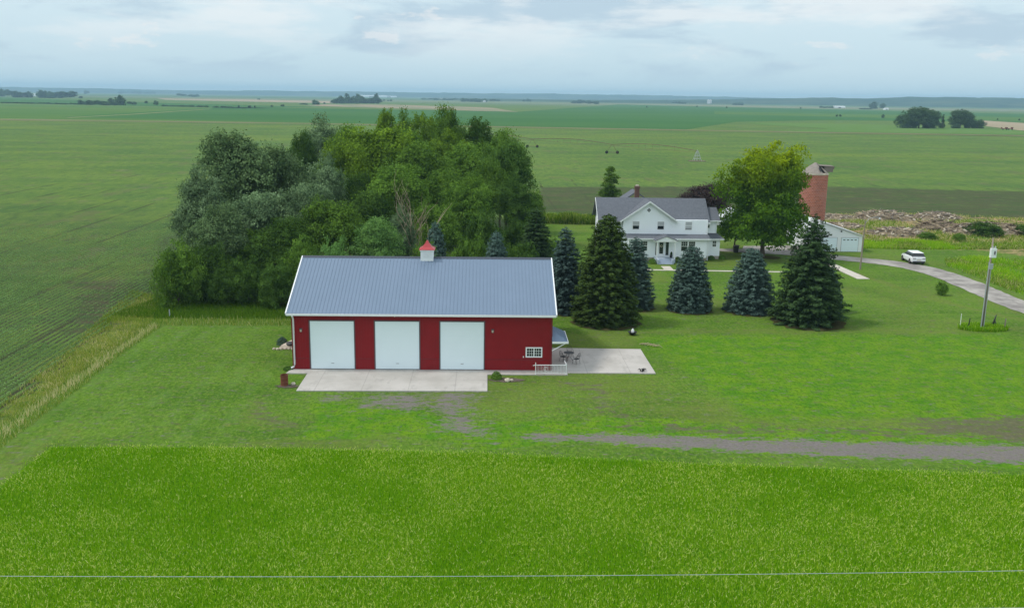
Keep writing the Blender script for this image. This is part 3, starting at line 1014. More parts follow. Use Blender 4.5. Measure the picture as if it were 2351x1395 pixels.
# cupola
cux, cuy = -5.28, BYM
mb = MB()
mb.box(cux - 0.56, cux + 0.56, cuy - 0.56, cuy + 0.56, 7.85, 9.0)
mb.box(cux - 0.62, cux + 0.62, cuy - 0.62, cuy + 0.62, 8.86, 8.96)
for k in range(6):
    mb.box(cux - 0.42, cux + 0.42, cuy - 0.60, cuy - 0.5, 8.36 + k * 0.08, 8.40 + k * 0.08)
cup = mb.build('cupola', M['white'], barn)
mb = MB()
prof = [(0.70, 9.0), (0.66, 9.04), (0.40, 9.22), (0.20, 9.48), (0.10, 9.68), (0.05, 9.76)]
k0 = len(mb.v)
for r, z in prof:
    mb.v += [(cux - r, cuy - r, z), (cux + r, cuy - r, z), (cux + r, cuy + r, z), (cux - r, cuy + r, z)]
for i in range(len(prof) - 1):
    for j in range(4):
        mb.f.append((4 * i + j, 4 * i + (j + 1) % 4, 4 * i + 4 + (j + 1) % 4, 4 * i + 4 + j))
mb.f.append((0, 3, 2, 1))
mb.f.append(tuple(4 * (len(prof) - 1) + j for j in range(4)))
mb.build('cupola_roof', M['cupred'], cup)
# downspout
mb = MB()
mb.tube([(BX0 + 0.13, BY0 - OV - 0.05, ez), (BX0 + 0.13, BY0 - OV + 0.02, ez - 0.12), (BX0 + 0.15, BY0 - 0.1, ez - 0.42), (BX0 + 0.15, BY0 - 0.09, 0.45), (BX0 + 0.10, BY0 - 0.13, 0.28), (BX0 - 0.12, BY0 - 0.26, 0.2)], 0.075, 8)
mb.build('downspout', M['white'], barn, smooth=True)


def wall_lamp(x, z):
    mb = MB()
    mb.box(x - 0.09, x + 0.09, BY0 - 0.05, BY0 + 0.01, z - 0.16, z + 0.16)
    mb.box(x - 0.12, x + 0.12, BY0 - 0.2, BY0 - 0.02, z + 0.10, z + 0.15)
    o = mb.build('wall_lamp', M['greytrim'], barn)
    m2 = MB()
    m2.lathe((x, BY0 - 0.12, z - 0.12), [(0.05, 0), (0.08, 0.06), (0.08, 0.2)], 8)
    m2.build('lamp_shade', M['stone'], o)


wall_lamp(-15.2, 3.36)
wall_lamp(0.53, 3.4)
mb = MB()
mb.box(-7.56, -7.46, BY0 - 0.06, BY0 + 0.01, 4.58, 4.68)
mb.blob((-7.51, BY0 - 0.11, 4.6), (0.06, 0.08, 0.06), random.Random(1), 8, 5, 0)
mb.build('security_light', M['white'], barn)
mb = MB()
mb.box(3.06, 3.14, BY0 - 0.06, BY0 + 0.01, 1.14, 1.26)
mb.build('outlet_box', M['white'], barn)


def window(x0, x1, y, z0, z1, parent, fw=0.1, rows=3, cols=3, sashes=2, horiz=True, blind=0.0, grid=True, proud=0.05, label=None):
    """framed window on a wall that faces -Y"""
    fr = MB()
    fr.box(x0, x0 + fw, y - proud, y + 0.02, z0, z1)
    fr.box(x1 - fw, x1, y - proud, y + 0.02, z0, z1)
    fr.box(x0 + fw, x1 - fw, y - proud, y + 0.02, z1 - fw, z1)
    fr.box(x0 + fw, x1 - fw, y - proud, y + 0.02, z0, z0 + fw)
    gx0, gx1, gz0, gz1 = x0 + fw, x1 - fw, z0 + fw, z1 - fw
    if sashes == 2:
        if horiz:
            xm = (gx0 + gx1) / 2
            fr.box(xm - fw * 0.4, xm + fw * 0.4, y - proud + 0.005, y + 0.02, gz0, gz1)
        else:
            zm = (gz0 + gz1) / 2
            fr.box(gx0, gx1, y - proud + 0.005, y + 0.02, zm - 0.03, zm + 0.03)
    if grid:
        for i in range(1, cols * (2 if horiz and sashes == 2 else 1)):
            xx_ = gx0 + (gx1 - gx0) * i / (cols * (2 if horiz and sashes == 2 else 1))
            fr.box(xx_ - 0.012, xx_ + 0.012, y - proud + 0.02, y + 0.01, gz0 if grid is True else (gz0 + gz1) / 2, gz1)
        for i in range(1, rows):
            zz_ = gz0 + (gz1 - gz0) * i / rows
            if grid is True or zz_ > (gz0 + gz1) / 2:
                fr.box(gx0, gx1, y - proud + 0.022, y + 0.01, zz_ - 0.012, zz_ + 0.012)
    o = fr.build('window', M['white'], parent)
    if label:
        o['label'] = label
    p = MB()
    p.box(gx0, gx1, y - proud + 0.028, y + 0.015, gz0, gz1)
    p.build('pane', M['glass'], o)
    if blind:
        b_ = MB()
        b_.box(gx0 + 0.01, gx1 - 0.01, y - proud + 0.024, y + 0.0, gz1 - (gz1 - gz0) * blind, gz1 - 0.01)
        b_.build('blind', M['blind'], o)
    return o


window(3.28, 4.66, BY0, 1.16, 2.03, barn, 0.10, 3, 3, 2, True)
# side-entry awning on the east wall
AX0, AX1, AY0, AY1, AZ0, AZ1 = 5.44, 6.72, 74.45, 78.1, 2.62, 3.45
mb = MB()
pf, pb = (AX0, 75.7, AZ1), (AX0, 76.9, AZ1)
mb.add([(AX0, AY0, AZ0), (AX1, AY0, AZ0), pf], [(0, 1, 2)])
mb.add([(AX1, AY0, AZ0), (AX1, AY1, AZ0), pb, pf], [(0, 1, 2, 3)])
mb.add([(AX1, AY1, AZ0), (AX0, AY1, AZ0), pb], [(0, 1, 2)])
mb.add([(AX0, AY0, AZ0 - .02), (AX1, AY0, AZ0 - .02), (AX1, AY1, AZ0 - .02), (AX0, AY1, AZ0 - .02)], [(3, 2, 1, 0)])
for k in range(1, 5):
    xk = AX0 + k * 0.25
    zt = AZ1 - (AZ1 - AZ0) * (xk - AX0) / (AX1 - AX0)
    yt = AY0 + (75.7 - AY0) * (zt - AZ0) / (AZ1 - AZ0)
    mb.slab([(xk - .015, AY0, AZ0 + .025), (xk + .015, AY0, AZ0 + .025), (xk + .015, yt, zt + .025), (xk - .015, yt, zt + .025)], 0.04)
for k in range(1, 13):
    yk = AY0 + k * 0.28
    f_ = min(1, (yk - AY0) / (75.7 - AY0), (AY1 - yk) / (AY1 - 76.9))
    mb.slab([(AX1, yk - .015, AZ0 + .025), (AX1, yk + .015, AZ0 + .025), (AX1 - (AX1 - AX0) * f_, yk + .015, AZ0 + (AZ1 - AZ0) * f_ + .025), (AX1 - (AX1 - AX0) * f_, yk - .015, AZ0 + (AZ1 - AZ0) * f_ + .025)], 0.04)
aw = mb.build('awning', M['blue'], barn)
mb = MB()
mb.box(AX0, AX1 + 0.06, AY0 - 0.06, AY0 - 0.004, AZ0 - 0.13, AZ0 + 0.03)
mb.box(AX1 + 0.004, AX1 + 0.06, AY0, AY1 + 0.06, AZ0 - 0.13, AZ0 + 0.03)
mb.box(AX0, AX1 + 0.004, AY1 + 0.004, AY1 + 0.06, AZ0 - 0.13, AZ0 + 0.03)
build_each(mb, 'gutter', M['white'], aw)
mb = MB()
mb.tube([(AX0, AY0 + 0.1, AZ1 - 1.6), (AX1 - 0.1, AY0 + 0.1, AZ0 - 0.1)], 0.04, 6)
mb.tube([(AX0, AY1 - 0.1, AZ1 - 1.6), (AX1 - 0.1, AY1 - 0.1, AZ0 - 0.1)], 0.04, 6)
build_each(mb, 'bracket', M['white'], aw)
mb = MB()
mb.box(BX1 - 0.01, BX1 + 0.05, 75.8, 76.8, 0.1, 2.15)
mb.build('side_door', M['white'], barn)

# railing beside the ramp
ry = 73.78
rail = thing('metal_railing', 'white metal railing at the right front corner of the red barn', 'railing', (5.3, ry, 0.05))
mb = MB()
mb.box(4.04, 4.10, ry - 0.03, ry + 0.03, 0.05, 1.05)
mb.box(6.56, 6.62, ry - 0.03, ry + 0.03, 0.05, 1.0)
build_each(mb, 'post', M['white'], rail)
mb = MB()
mb.tube([(3.85, ry - 0.05, 0.80), (4.07, ry, 0.84), (6.58, ry, 0.84), (6.52, ry + 0.35, 0.98), (6.5, ry + 0.9, 0.98)], 0.028, 6)
mb.box(4.1, 6.56, ry - 0.015, ry + 0.015, 0.14, 0.18)
mb.build('handrail', M['white'], rail)
mb = MB()
for k in range(1, 21):
    xk = 4.08 + k * 2.5 / 21
    mb.box(xk - 0.011, xk + 0.011, ry - 0.011, ry + 0.011, 0.18, 0.82)
build_each(mb, 'baluster', M['white'], rail)
mb = MB()
for a in range(12):
    q = 2 * pi * a / 12
    q2 = 2 * pi * (a + 1) / 12
    mb.tube([(4.9 + 0.14 * cos(q), ry - 0.02, 0.5 + 0.2 * sin(q)), (4.9 + 0.14 * cos(q2), ry - 0.02, 0.5 + 0.2 * sin(q2))], 0.014, 5)
mb.tube([(4.9, ry - 0.02, 0.3), (4.9, ry - 0.02, 0.7)], 0.02, 5)
mb.build('scroll', M['white'], rail)

# ------------------------------------------------------------------ farmhouse
house = thing('farmhouse', 'white two-storey clapboard farmhouse with grey shingle roof and small front porch', 'house', (24, 133, 0))
HY = 130.6           # upper front wall
EZ, RZ = 5.62, 8.25
RYc = 134.7
mb = MB()
# main east-west block
mb.extr([(131.3, 0.3), (138.1, 0.3), (138.1, EZ), (RYc, RZ - 0.12), (131.3, EZ)], 'x', 16.1, 31.15)
# front cross gable, flush upper wall
mb.box(19.15, 31.14, HY, 131.4, 0.3, EZ - 0.02)
mb.extr([(19.15, EZ - 0.05), (26.4, EZ - 0.05), (22.75, 8.1)], 'y', HY + 0.001, 134.6)
# ground floor front
mb.box(19.9, 30.9, 129.45, HY + 0.1, 0.45, 3.2)
mb.extr([(129.45, 3.2), (HY + .1, 3.2), (HY + .1, 3.55)], 'x', 19.9, 30.9)
# right wing, two storeys, set back
mb.box(31.14, 32.75, 132.0, 137.2, 0.45, 5.45)
mb.box(31.14, 33.15, 131.2, 132.1, 0.45, 2.95)
wallo = mb.build('wall', M['clap'], house)
mb = MB()
mb.box(19.95, 30.85, 129.50, 130.6, -0.1, 0.45)
mb.box(31.1, 33.1, 131.25, 137.1, -0.1, 0.45)
mb.box(16.2, 31, 131.4, 138, -0.1, 0.35)
mb.build('foundation', M['found'], house)
# roofs
mb = MB()
def roofslab(q, th=0.14):
    mb.slab(q, th)
k_ = (RZ - EZ) / (RYc - 131.3)
fy, fz = 130.75, EZ - (131.3 - 130.75) * k_ + 0.14
roofslab([(15.6, fy, fz), (31.5, fy, fz), (31.5, RYc, RZ + .02), (15.6, RYc, RZ + .02)])
by_ = 138.65
roofslab([(31.5, by_, fz), (15.6, by_, fz), (15.6, RYc, RZ + .02), (31.5, RYc, RZ + .02)])
# cross gable
gs = (8.1 - EZ) / (22.75 - 19.15)
for sx in (-1, 1):
    xe = 22.75 + sx * 4.15
    ze = 8.24 - 4.15 * gs
    q = [(22.75, HY - 0.45, 8.24), (22.75, 135.0, 8.24), (xe, 135.0, ze), (xe, HY - 0.45, ze)]
    if sx > 0:
        q = [q[0], q[3], q[2], q[1]]
        q = [q[0], q[1], q[2], q[3]]
    a, b, c, d = [Vector(p) for p in q]
    if (b - a).cross(c - a).z < 0:
        q = q[::-1]
    roofslab(q)
# rear gable seen just above the ridge
for sx in (-1, 1):
    q = [(22.0, 138, 8.85), (22.0, 142, 8.85), (22.0 + sx * 4.0, 142, 6.1), (22.0 + sx * 4.0, 138, 6.1)]
    a, b, c, d = [Vector(p) for p in q]
    if (b - a).cross(c - a).z < 0:
        q = q[::-1]
    roofslab(q)
# right wing roof
roofslab([(31.2, 131.55, 5.50), (33.1, 131.55, 5.50), (33.1, 134.3, 7.05), (31.2, 134.3, 7.05)])
roofslab([(33.1, 137.3, 5.50), (31.2, 137.3, 5.50), (31.2, 134.3, 7.05), (33.1, 134.3, 7.05)])
# lower front roof
roofslab([(19.5, 129.05, 3.22), (31.25, 129.05, 3.22), (31.25, HY + .02, 3.62), (19.5, HY + .02, 3.62)], 0.1)
roofslab([(31.26, 130.75, 2.98), (33.6, 130.75, 2.98), (32.8, 132.02, 3.62), (31.26, 132.02, 3.62)], 0.1)
hroof = mb.build('roof', M['shingle'], house)
mb = MB()
mb.box(19.5, 31.25, 128.97, 129.045, 3.02, 3.20)
mb.box(31.28, 33.62, 130.67, 130.745, 2.80, 2.97)
mb.box(26.7, 31.55, fy - 0.09, fy - 0.005, fz - 0.24, fz - 0.05)
mb.box(15.6, 19.0, fy - 0.09, fy - 0.005, fz - 0.24, fz - 0.05)
mb.box(31.4, 33.15, 131.46, 131.54, 5.30, 5.47)
for sx in (-1, 1):
    mb.slab([(22.75, HY - 0.50, 8.26), (22.75 + sx * 4.2, HY - 0.50, 8.26 - 4.2 * gs), (22.75 + sx * 4.2, HY - 0.50, 8.06 - 4.2 * gs), (22.75, HY - 0.50, 8.03)][::sx], 0.05)
mb.slab([(15.55, fy, fz - 0.02), (15.55, RYc, RZ), (15.55, RYc, RZ - .22), (15.55, fy, fz - .22)], 0.05)
build_each(mb, 'fascia', M['white'], hroof)
mb = MB()
mb.box(21.45, 22.05, 135.6, 136.3, 7.0, 9.75)
mb.box(21.38, 22.12, 135.53, 136.37, 9.55, 9.8)
ch_ = mb.build('chimney', M['chim'], hroof)
ch_['label'] = 'brown brick chimney behind the ridge'
mb = MB()
mb.box(21.55, 21.95, 135.75, 136.15, 9.8, 10.0)
mb.build('chimney_pot', M['stone'], ch_)
mb = MB()
for x_, y_, z0, z1 in ((31.0, 129.4, 0.1, 3.1), (32.68, 131.95, 3.6, 5.35), (31.08, 130.55, 3.6, 5.4)):
    mb.tube([(x_, y_ - 0.05, z0), (x_, y_ - 0.05, z1)], 0.05, 6)
build_each(mb, 'downspout', M['white'], house)
for cx_ in (20.95, 24.45, 28.4):
    window(cx_ - 0.52, cx_ + 0.52, HY, 4.2, 5.42, house, 0.08, 2, 1, 2, False, blind=0.46 if cx_ < 28 else 0.9, grid=False)
window(31.2, 31.75, 132.0, 4.3, 5.3, house, 0.06, 2, 1, 2, False, blind=0.4, grid=False)
window(32.05, 32.65, 131.2, 1.75, 2.65, house, 0.06, 4, 2, 2, False, grid=True)
for cx_ in (20.98, 22.02):
    window(cx_ - 0.5, cx_ + 0.5, 129.45, 1.35, 2.8, house, 0.07, 4, 3, 2, False, grid='top')
for cx_ in (27.7, 28.76):
    window(cx_ - 0.5, cx_ + 0.5, 129.45, 1.35, 2.8, house, 0.07, 4, 3, 2, False, grid='top')
mb = MB()
for dx_, dz_ in ((0, 0.15), (0, -0.15), (0.15, 0), (-0.15, 0)):
    cx_, cz_ = 22.7 + dx_, 6.95 + dz_
    mb.extr([(cx_ - 0.12, cz_), (cx_, cz_ - 0.12), (cx_ + 0.12, cz_), (cx_, cz_ + 0.12)], 'y', HY - 0.035, HY + 0.02)
build_each(mb, 'gable_vent', M['black'], house)
# porch
PX0, PX1 = 23.45, 26.15
mb = MB()
mb.box(PX0, PX1, 127.6, 129.44, 0.0, 0.52)
porch = mb.build('porch', M['porchblue'], house)
mb = MB()
for k in range(4):
    mb.box(23.75, 25.5, 127.59 - 0.3 * (k + 1), 127.6 - 0.3 * k, 0.0, 0.42 - 0.11 * k)
mb.box(23.5, 23.74, 126.5, 127.59, 0.0, 0.62)
mb.box(25.51, 25.75, 126.5, 127.59, 0.0, 0.62)
mb.build('step', M['porchblue'], porch)
mb = MB()
for x_ in (PX0 + 0.12, PX1 - 0.12):
    mb.box(x_ - 0.09, x_ + 0.09, 127.62, 127.8, 0.52, 2.95)
    mb.box(x_ - 0.13, x_ + 0.13, 127.58, 127.84, 2.8, 2.95)
build_each(mb, 'column', M['white'], porch)
mb = MB()
pa = (PX0 + PX1) / 2
mb.extr([(PX0 - 0.2, 2.95), (PX1 + 0.2, 2.95), (PX1 + 0.2, 3.1), (pa, 3.66), (PX0 - 0.2, 3.1)], 'y', 127.5, 129.5)
prf = mb.build('porch_pediment', M['white'], porch)
mb = MB()
for sx in (-1, 1):
    q = [(pa, 127.42, 3.75), (pa, 130.0, 3.75), (pa + sx * 1.62, 130.0, 3.12), (pa + sx * 1.62, 127.42, 3.12)]
    a, b, c, d = [Vector(p) for p in q]
    if (b - a).cross(c - a).z < 0:
        q = q[::-1]
    mb.slab(q, 0.06)
mb.build('porch_roof', M['shingle'], prf)
mb = MB()
mb.box(24.05, 24.85, 129.38, 129.46, 0.53, 2.75)
dr = mb.build('front_door', M['white'], house)
mb = MB()
mb.box(24.18, 24.72, 129.36, 129.40, 1.0, 2.6)
mb.build('pane', M['glass'], dr)
mb = MB()
for a in range(10):
    q, q2 = 2 * pi * a / 10, 2 * pi * (a + 1) / 10
    mb.tube([(24.45 + 0.15 * cos(q), 129.33, 2.1 + 0.15 * sin(q)), (24.45 + 0.15 * cos(q2), 129.33, 2.1 + 0.15 * sin(q2))], 0.04, 5)
mb.build('wreath', M['stone'], dr)
mb = MB()
mb.box(25.1, 25.5, 129.40, 129.46, 0.8, 2.75)
mb.box(23.66, 23.82, 129.40, 129.46, 0.8, 2.75)
build_each(mb, 'sidelight', M['glass'], house)
pot = thing('porch_planter', 'small dark planter on the farmhouse porch right of the door', 'planter', (25.8, 128.9, 0.52))
mb = MB()
mb.lathe((25.8, 128.9, 0.52), [(0.13, 0), (0.19, 0.1), (0.2, 0.4), (0.17, 0.42)], 10)
mb.build('pot', M['black'], pot)
mb = MB()
mb.blob((25.8, 128.9, 1.1), (0.17, 0.17, 0.3), random.Random(4), 8, 6, 0.2)
mb.build('foliage', L['dark'], pot)

# ------------------------------------------------------------------ foliage generators
rs = np.random.RandomState(11)


def quads(cen, nrm, size, asp, rng, roll=None):
    """leaf quads around centres with given normals"""
    n = len(cen)
    nrm = nrm / (np.linalg.norm(nrm, axis=1, keepdims=True) + 1e-9)
    r = rng.normal(size=(n, 3)) if roll is None else roll
    a = np.cross(nrm, r)
    a /= np.linalg.norm(a, axis=1, keepdims=True) + 1e-9
    b = np.cross(nrm, a)
    s = size[:, None] if hasattr(size, '__len__') else size
    a = a * s
    b = b * s * asp
    V = np.stack([cen - a * 0.9, cen - b * 0.55, cen + a, cen + b * 0.55], 1)
    return V.reshape(-1, 3)


def crown(kind, seed, nl=9000, leaf=0.2):
    """crown about 5 m radius / variable height, base at z=0 of the tree"""
    rng = np.random.RandomState(seed)
    if kind == 'round':
        zc, rx, rz, lob, lr = 6.6, 3.4, 3.6, 34, (1.3, 2.2)
    elif kind == 'billow':
        zc, rx, rz, lob, lr = 7.0, 3.5, 4.3, 42, (1.0, 1.9)
    elif kind == 'narrow':
        zc, rx, rz, lob, lr = 7.2, 1.5, 5.0, 26, (0.7, 1.15)
    elif kind == 'bush':
        zc, rx, rz, lob, lr = 2.5, 3.7, 3.0, 50, (1.1, 1.7)
    elif kind == 'oak':
        zc, rx, rz, lob, lr = 5.7, 4.4, 4.6, 64, (0.9, 1.9)
    elif kind == 'loose':
        zc, rx, rz, lob, lr = 6.8, 3.6, 4.0, 30, (0.9, 1.7)
    lobes = []
    for i in range(lob):
        d = rng.normal(size=3)
        d /= np.linalg.norm(d)
        if d[2] < (-0.9 if kind in ('bush', 'oak') else -0.62):
            d[2] *= -0.6
        rr = rng.uniform(0.45, 1.0) ** 0.6
        c = np.array([d[0] * rx * rr, d[1] * rx * rr, zc + d[2] * rz * rr])
        r = rng.uniform(*lr) * (1.05 - 0.25 * abs(d[2]))
        lobes.append((c, r))
    if kind == 'oak':
        for i in range(16):
            a_ = 2 * pi * i / 16 + rng.uniform(-.2, .2)
            lobes.append((np.array([cos(a_) * 3.9, sin(a_) * 3.9, rng.uniform(2.2, 4.6)]), rng.uniform(0.9, 1.5)))
    for i in range(8):
        lobes.append((np.array([rng.uniform(-.5, .5) * rx, rng.uniform(-.5, .5) * rx, zc + rng.uniform(-.6, .5) * rz]), lr[1]))
    tot = sum(r * r for c, r in lobes)
    C, Nn, T = [], [], []
    for c, r in lobes:
        k = int(nl * r * r / tot)
        ncl = max(5, int(k / 26))
        cd_ = rng.normal(size=(ncl, 3))
        cd_ /= np.linalg.norm(cd_, axis=1, keepdims=True)
        if kind not in ('bush', 'oak'):
            cd_[:, 2] = np.where(cd_[:, 2] < -0.4, -cd_[:, 2] * 0.7, cd_[:, 2])
        cc = c + cd_ * r * rng.uniform(0.7, 1.08, (ncl, 1)) * np.array([1, 1, 0.85])
        ids = rng.randint(0, ncl, k)
        sig = 0.22 * r
        p = cc[ids] + rng.normal(size=(k, 3)) * sig * np.array([1, 1, 0.55])
        nn = cd_[ids] * 0.8 + np.array([0, 0, 0.55]) + rng.normal(size=(k, 3)) * 0.55
        lt = rng.rand()
        tt = np.clip(0.25 * lt + 0.35 * rng.rand(ncl)[ids] + 0.4 * rng.rand(k), 0, 1)
        C.append(p)
        Nn.append(nn)
        T.append(np.clip((tt - 0.5) * 1.35 + 0.5, 0, 1))
    C, Nn, T = np.concatenate(C), np.concatenate(Nn), np.concatenate(T)
    keep = C[:, 2] > 0.12
    C, Nn, T = C[keep], Nn[keep], T[keep]
    return quads(C, Nn, leaf * rng.uniform(0.7, 1.35, len(C)), 1.1, rng), T, lobes


def trunk_mb(h, r, lobes, rng, nlimb=9, low=0.3):
    mb = MB()
    p = [(0, 0, -0.1)]
    rr = [r * 1.35]
    for i in range(1, 8):
        f_ = i / 7
        p.append((rng.uniform(-.12, .12) * h * 0.12, rng.uniform(-.12, .12) * h * 0.12, h * f_))
        rr.append(r * (1 - 0.75 * f_))
    mb.tube(p, rr, 9)
    for k in range(nlimb):
        c, lr_ = lobes[rng.randrange(len(lobes))]
        z0 = min(max(low * h, c[2] * rng.uniform(0.35, 0.7)), h * 0.95)
        s_ = Vector((0, 0, z0))
        e = Vector(c)
        m_ = s_.lerp(e, 0.5) + Vector((rng.uniform(-.3, .3), rng.uniform(-.3, .3), -0.25))
        r0 = r * 0.45 * (1 - 0.5 * z0 / h)
        mb.tube([s_, s_.lerp(m_, 0.5), m_, e], [r0, r0 * 0.8, r0 * 0.55, r0 * 0.15], 6)
    return mb


PROTO = {}
for key, kind, seed, nl, leaf in (('round_a', 'round', 1, 24000, 0.135), ('round_b', 'round', 2, 24000, 0.135), ('billow_a', 'billow', 3, 27000, 0.13), ('billow_b', 'billow', 4, 27000, 0.13),
                                  ('narrow_a', 'narrow', 5, 12000, 0.125), ('bush_a', 'bush', 6, 20000, 0.135), ('loose_a', 'loose', 8, 17000, 0.14), ('oak', 'oak', 10, 52000, 0.125), ('bush_b', 'bush', 9, 20000, 0.135)):
    V, T, lobes = crown(kind, seed, nl, leaf)
    h = {'round': 8.0, 'billow': 8.5, 'narrow': 10, 'bush': 3.8, 'loose': 8, 'oak': 8}[kind]
    tm = trunk_mb(h, 0.24, lobes, random.Random(seed), 10)
    zmax = np.percentile(V[:, 2], 99.7)
    rad = np.percentile(np.hypot(V[:, 0], V[:, 1]), 98)
    PROTO[key] = (V, T, tm, zmax, rad)
MESH = {}


def crown_mesh(key, leaf):
    if (key, leaf) not in MESH:
        V, T, tm, zm, rad = PROTO[key]
        MESH[(key, leaf)] = np_mesh('crown_' + key, V, 4, L[leaf], T)
    return MESH[(key, leaf)]


TRK = {}


def trunk_mesh(key):
    if key not in TRK:
        o = PROTO[key][2].build('trunk', M['bark'])
        TRK[key] = o.data
        bpy.data.objects.remove(o)
    return TRK[key]


def tree(x, y, h, r, key, leaf, label, cat='tree', name='deciduous_tree', group=None, rz=None, sy=None):
    zm, rad = PROTO[key][3], PROTO[key][4]
    o = thing(name, label, cat, (x, y, 0), random.uniform(0, 6.28) if rz is None else rz, group, local=True)
    o.scale = (r / rad, (sy or r) / rad, h / zm)
    a = mesh_obj('trunk', trunk_mesh(key), o)
    b = mesh_obj('crown', crown_mesh(key, leaf), o)
    return o


def ptree(px, py, Yb, hw, key, leaf, label, **kw):
    p = GY(px, py, Yb)
    s_ = F / (Yb * cos(PITCH) + (CH - p.z) * sin(PITCH))
    return tree(p.x, Yb, p.z, hw / s_, key, leaf, label, **kw)


GR = 'trees of the grove behind the red barn'
GT = [
    (402, 552, 98.5, 62, 'bush_a', 'mid', 'rounded green tree at the front left corner of the grove'),
    (480, 560, 101, 56, 'bush_b', 'dark', 'dark bushy tree just right of the grove corner tree, low in front'),
    (540, 305, 121, 92, 'billow_a', 'grey', 'tallest grey-green tree at the upper left of the grove'),
    (462, 385, 113, 66, 'billow_b', 'silver', 'silvery tree forming the left edge of the grove'),
    (500, 470, 106, 62, 'round_b', 'grey', 'grey-green tree low on the left flank of the grove'),
    (640, 335, 126, 80, 'round_a', 'grey', 'broad grey-green tree right of the tallest left one'),
    (590, 440, 112, 74, 'billow_a', 'silver', 'silvery tree in the middle of the left half of the grove'),
    (745, 355, 121, 58, 'billow_b', 'silver', 'pale silvery poplar left of the grove centre'),
    (700, 420, 111, 70, 'billow_a', 'silver', 'silvery tree in front of the pale poplar'),
    (650, 500, 104, 72, 'round_b', 'dark', 'dark green tree low behind the left gable of the barn'),
    (760, 460, 106, 78, 'round_a', 'mid', 'mid green tree above the left end of the barn roof'),
    (565, 590, 100, 52, 'bush_a', 'dark', 'dark low tree between corner tree and barn'),
    (640, 600, 98, 50, 'bush_b', 'dark', 'dark shrubby tree right beside the barn left gable'),
    (700, 545, 100, 56, 'bush_a', 'mid', 'shrubby green tree peeking over the barn left roof edge'),
    (868, 500, 103, 62, 'round_b', 'lime', 'fresh green maple rising behind the barn roof left of the cupola'),
    (770, 550, 98, 40, 'bush_b', 'lime', 'small fresh green tree low behind the barn roof'),
    (860, 290, 146, 108, 'round_a', 'bright', 'broad bright green tree at the top centre of the grove'),
    (735, 268, 168, 62, 'billow_b', 'silver', 'grey silvery tree at the back left top of the grove'),
    (690, 305, 158, 40, 'round_b', 'dark', 'small dark tree in the notch on the left skyline of the grove'),
    (882, 252, 176, 34, 'loose_a', 'bright', 'leftmost narrow tree on the grove skyline'),
    (928, 254, 176, 36, 'billow_b', 'mid', 'second narrow tree from left on the grove skyline'),
    (978, 262, 172, 40, 'loose_a', 'bright', 'third narrow tree from left on the grove skyline'),
    (1032, 247, 168, 46, 'round_b', 'mid', 'tallest rounded tree on the grove skyline'),
    (1095, 272, 162, 48, 'loose_a', 'dark', 'loose dark tree right of the tallest skyline tree'),
    (960, 330, 140, 92, 'round_b', 'mid', 'broad green tree in the centre of the grove'),
    (790, 330, 136, 64, 'round_a', 'bright', 'bright green tree left of the grove centre'),
    (1065, 330, 146, 78, 'billow_a', 'mid', 'green tree on the right shoulder of the grove'),
    (1165, 325, 142, 66, 'round_a', 'dark', 'dark green tree at the right end of the grove'),
    (1185, 410, 128, 54, 'billow_b', 'dark', 'dark tree on the lower right edge of the grove'),
    (1120, 370, 134, 60, 'round_b', 'mid', 'green tree just left of the right end of the grove'),
    (1072, 400, 119, 66, 'billow_b', 'mid', 'drooping green tree behind the right half of the barn roof'),
    (905, 380, 122, 82, 'billow_a', 'mid', 'tall green tree directly behind the cupola'),
    (820, 400, 124, 60, 'round_b', 'dark', 'dark tree between the silver poplar and the centre trees'),
    (1000, 470, 112, 58, 'round_a', 'mid', 'green tree behind the bare dead tree'),
    (925, 475, 107, 36, 'billow_b', 'silver', 'small silvery tree left of the bare dead tree'),
    (1110, 480, 112, 56, 'bush_a', 'dark', 'low dark tree behind the right end of the barn roof'),
    (1190, 500, 122, 44, 'bush_b', 'dark', 'low dark tree at the foot of the grove right end'),
    (560, 480, 118, 70, 'round_a', 'dark', 'dark tree filling the left flank between silvery crowns'),
    (640, 400, 140, 70, 'bush_a', 'grey', 'grey-green tree deep in the left half of the grove'),
]
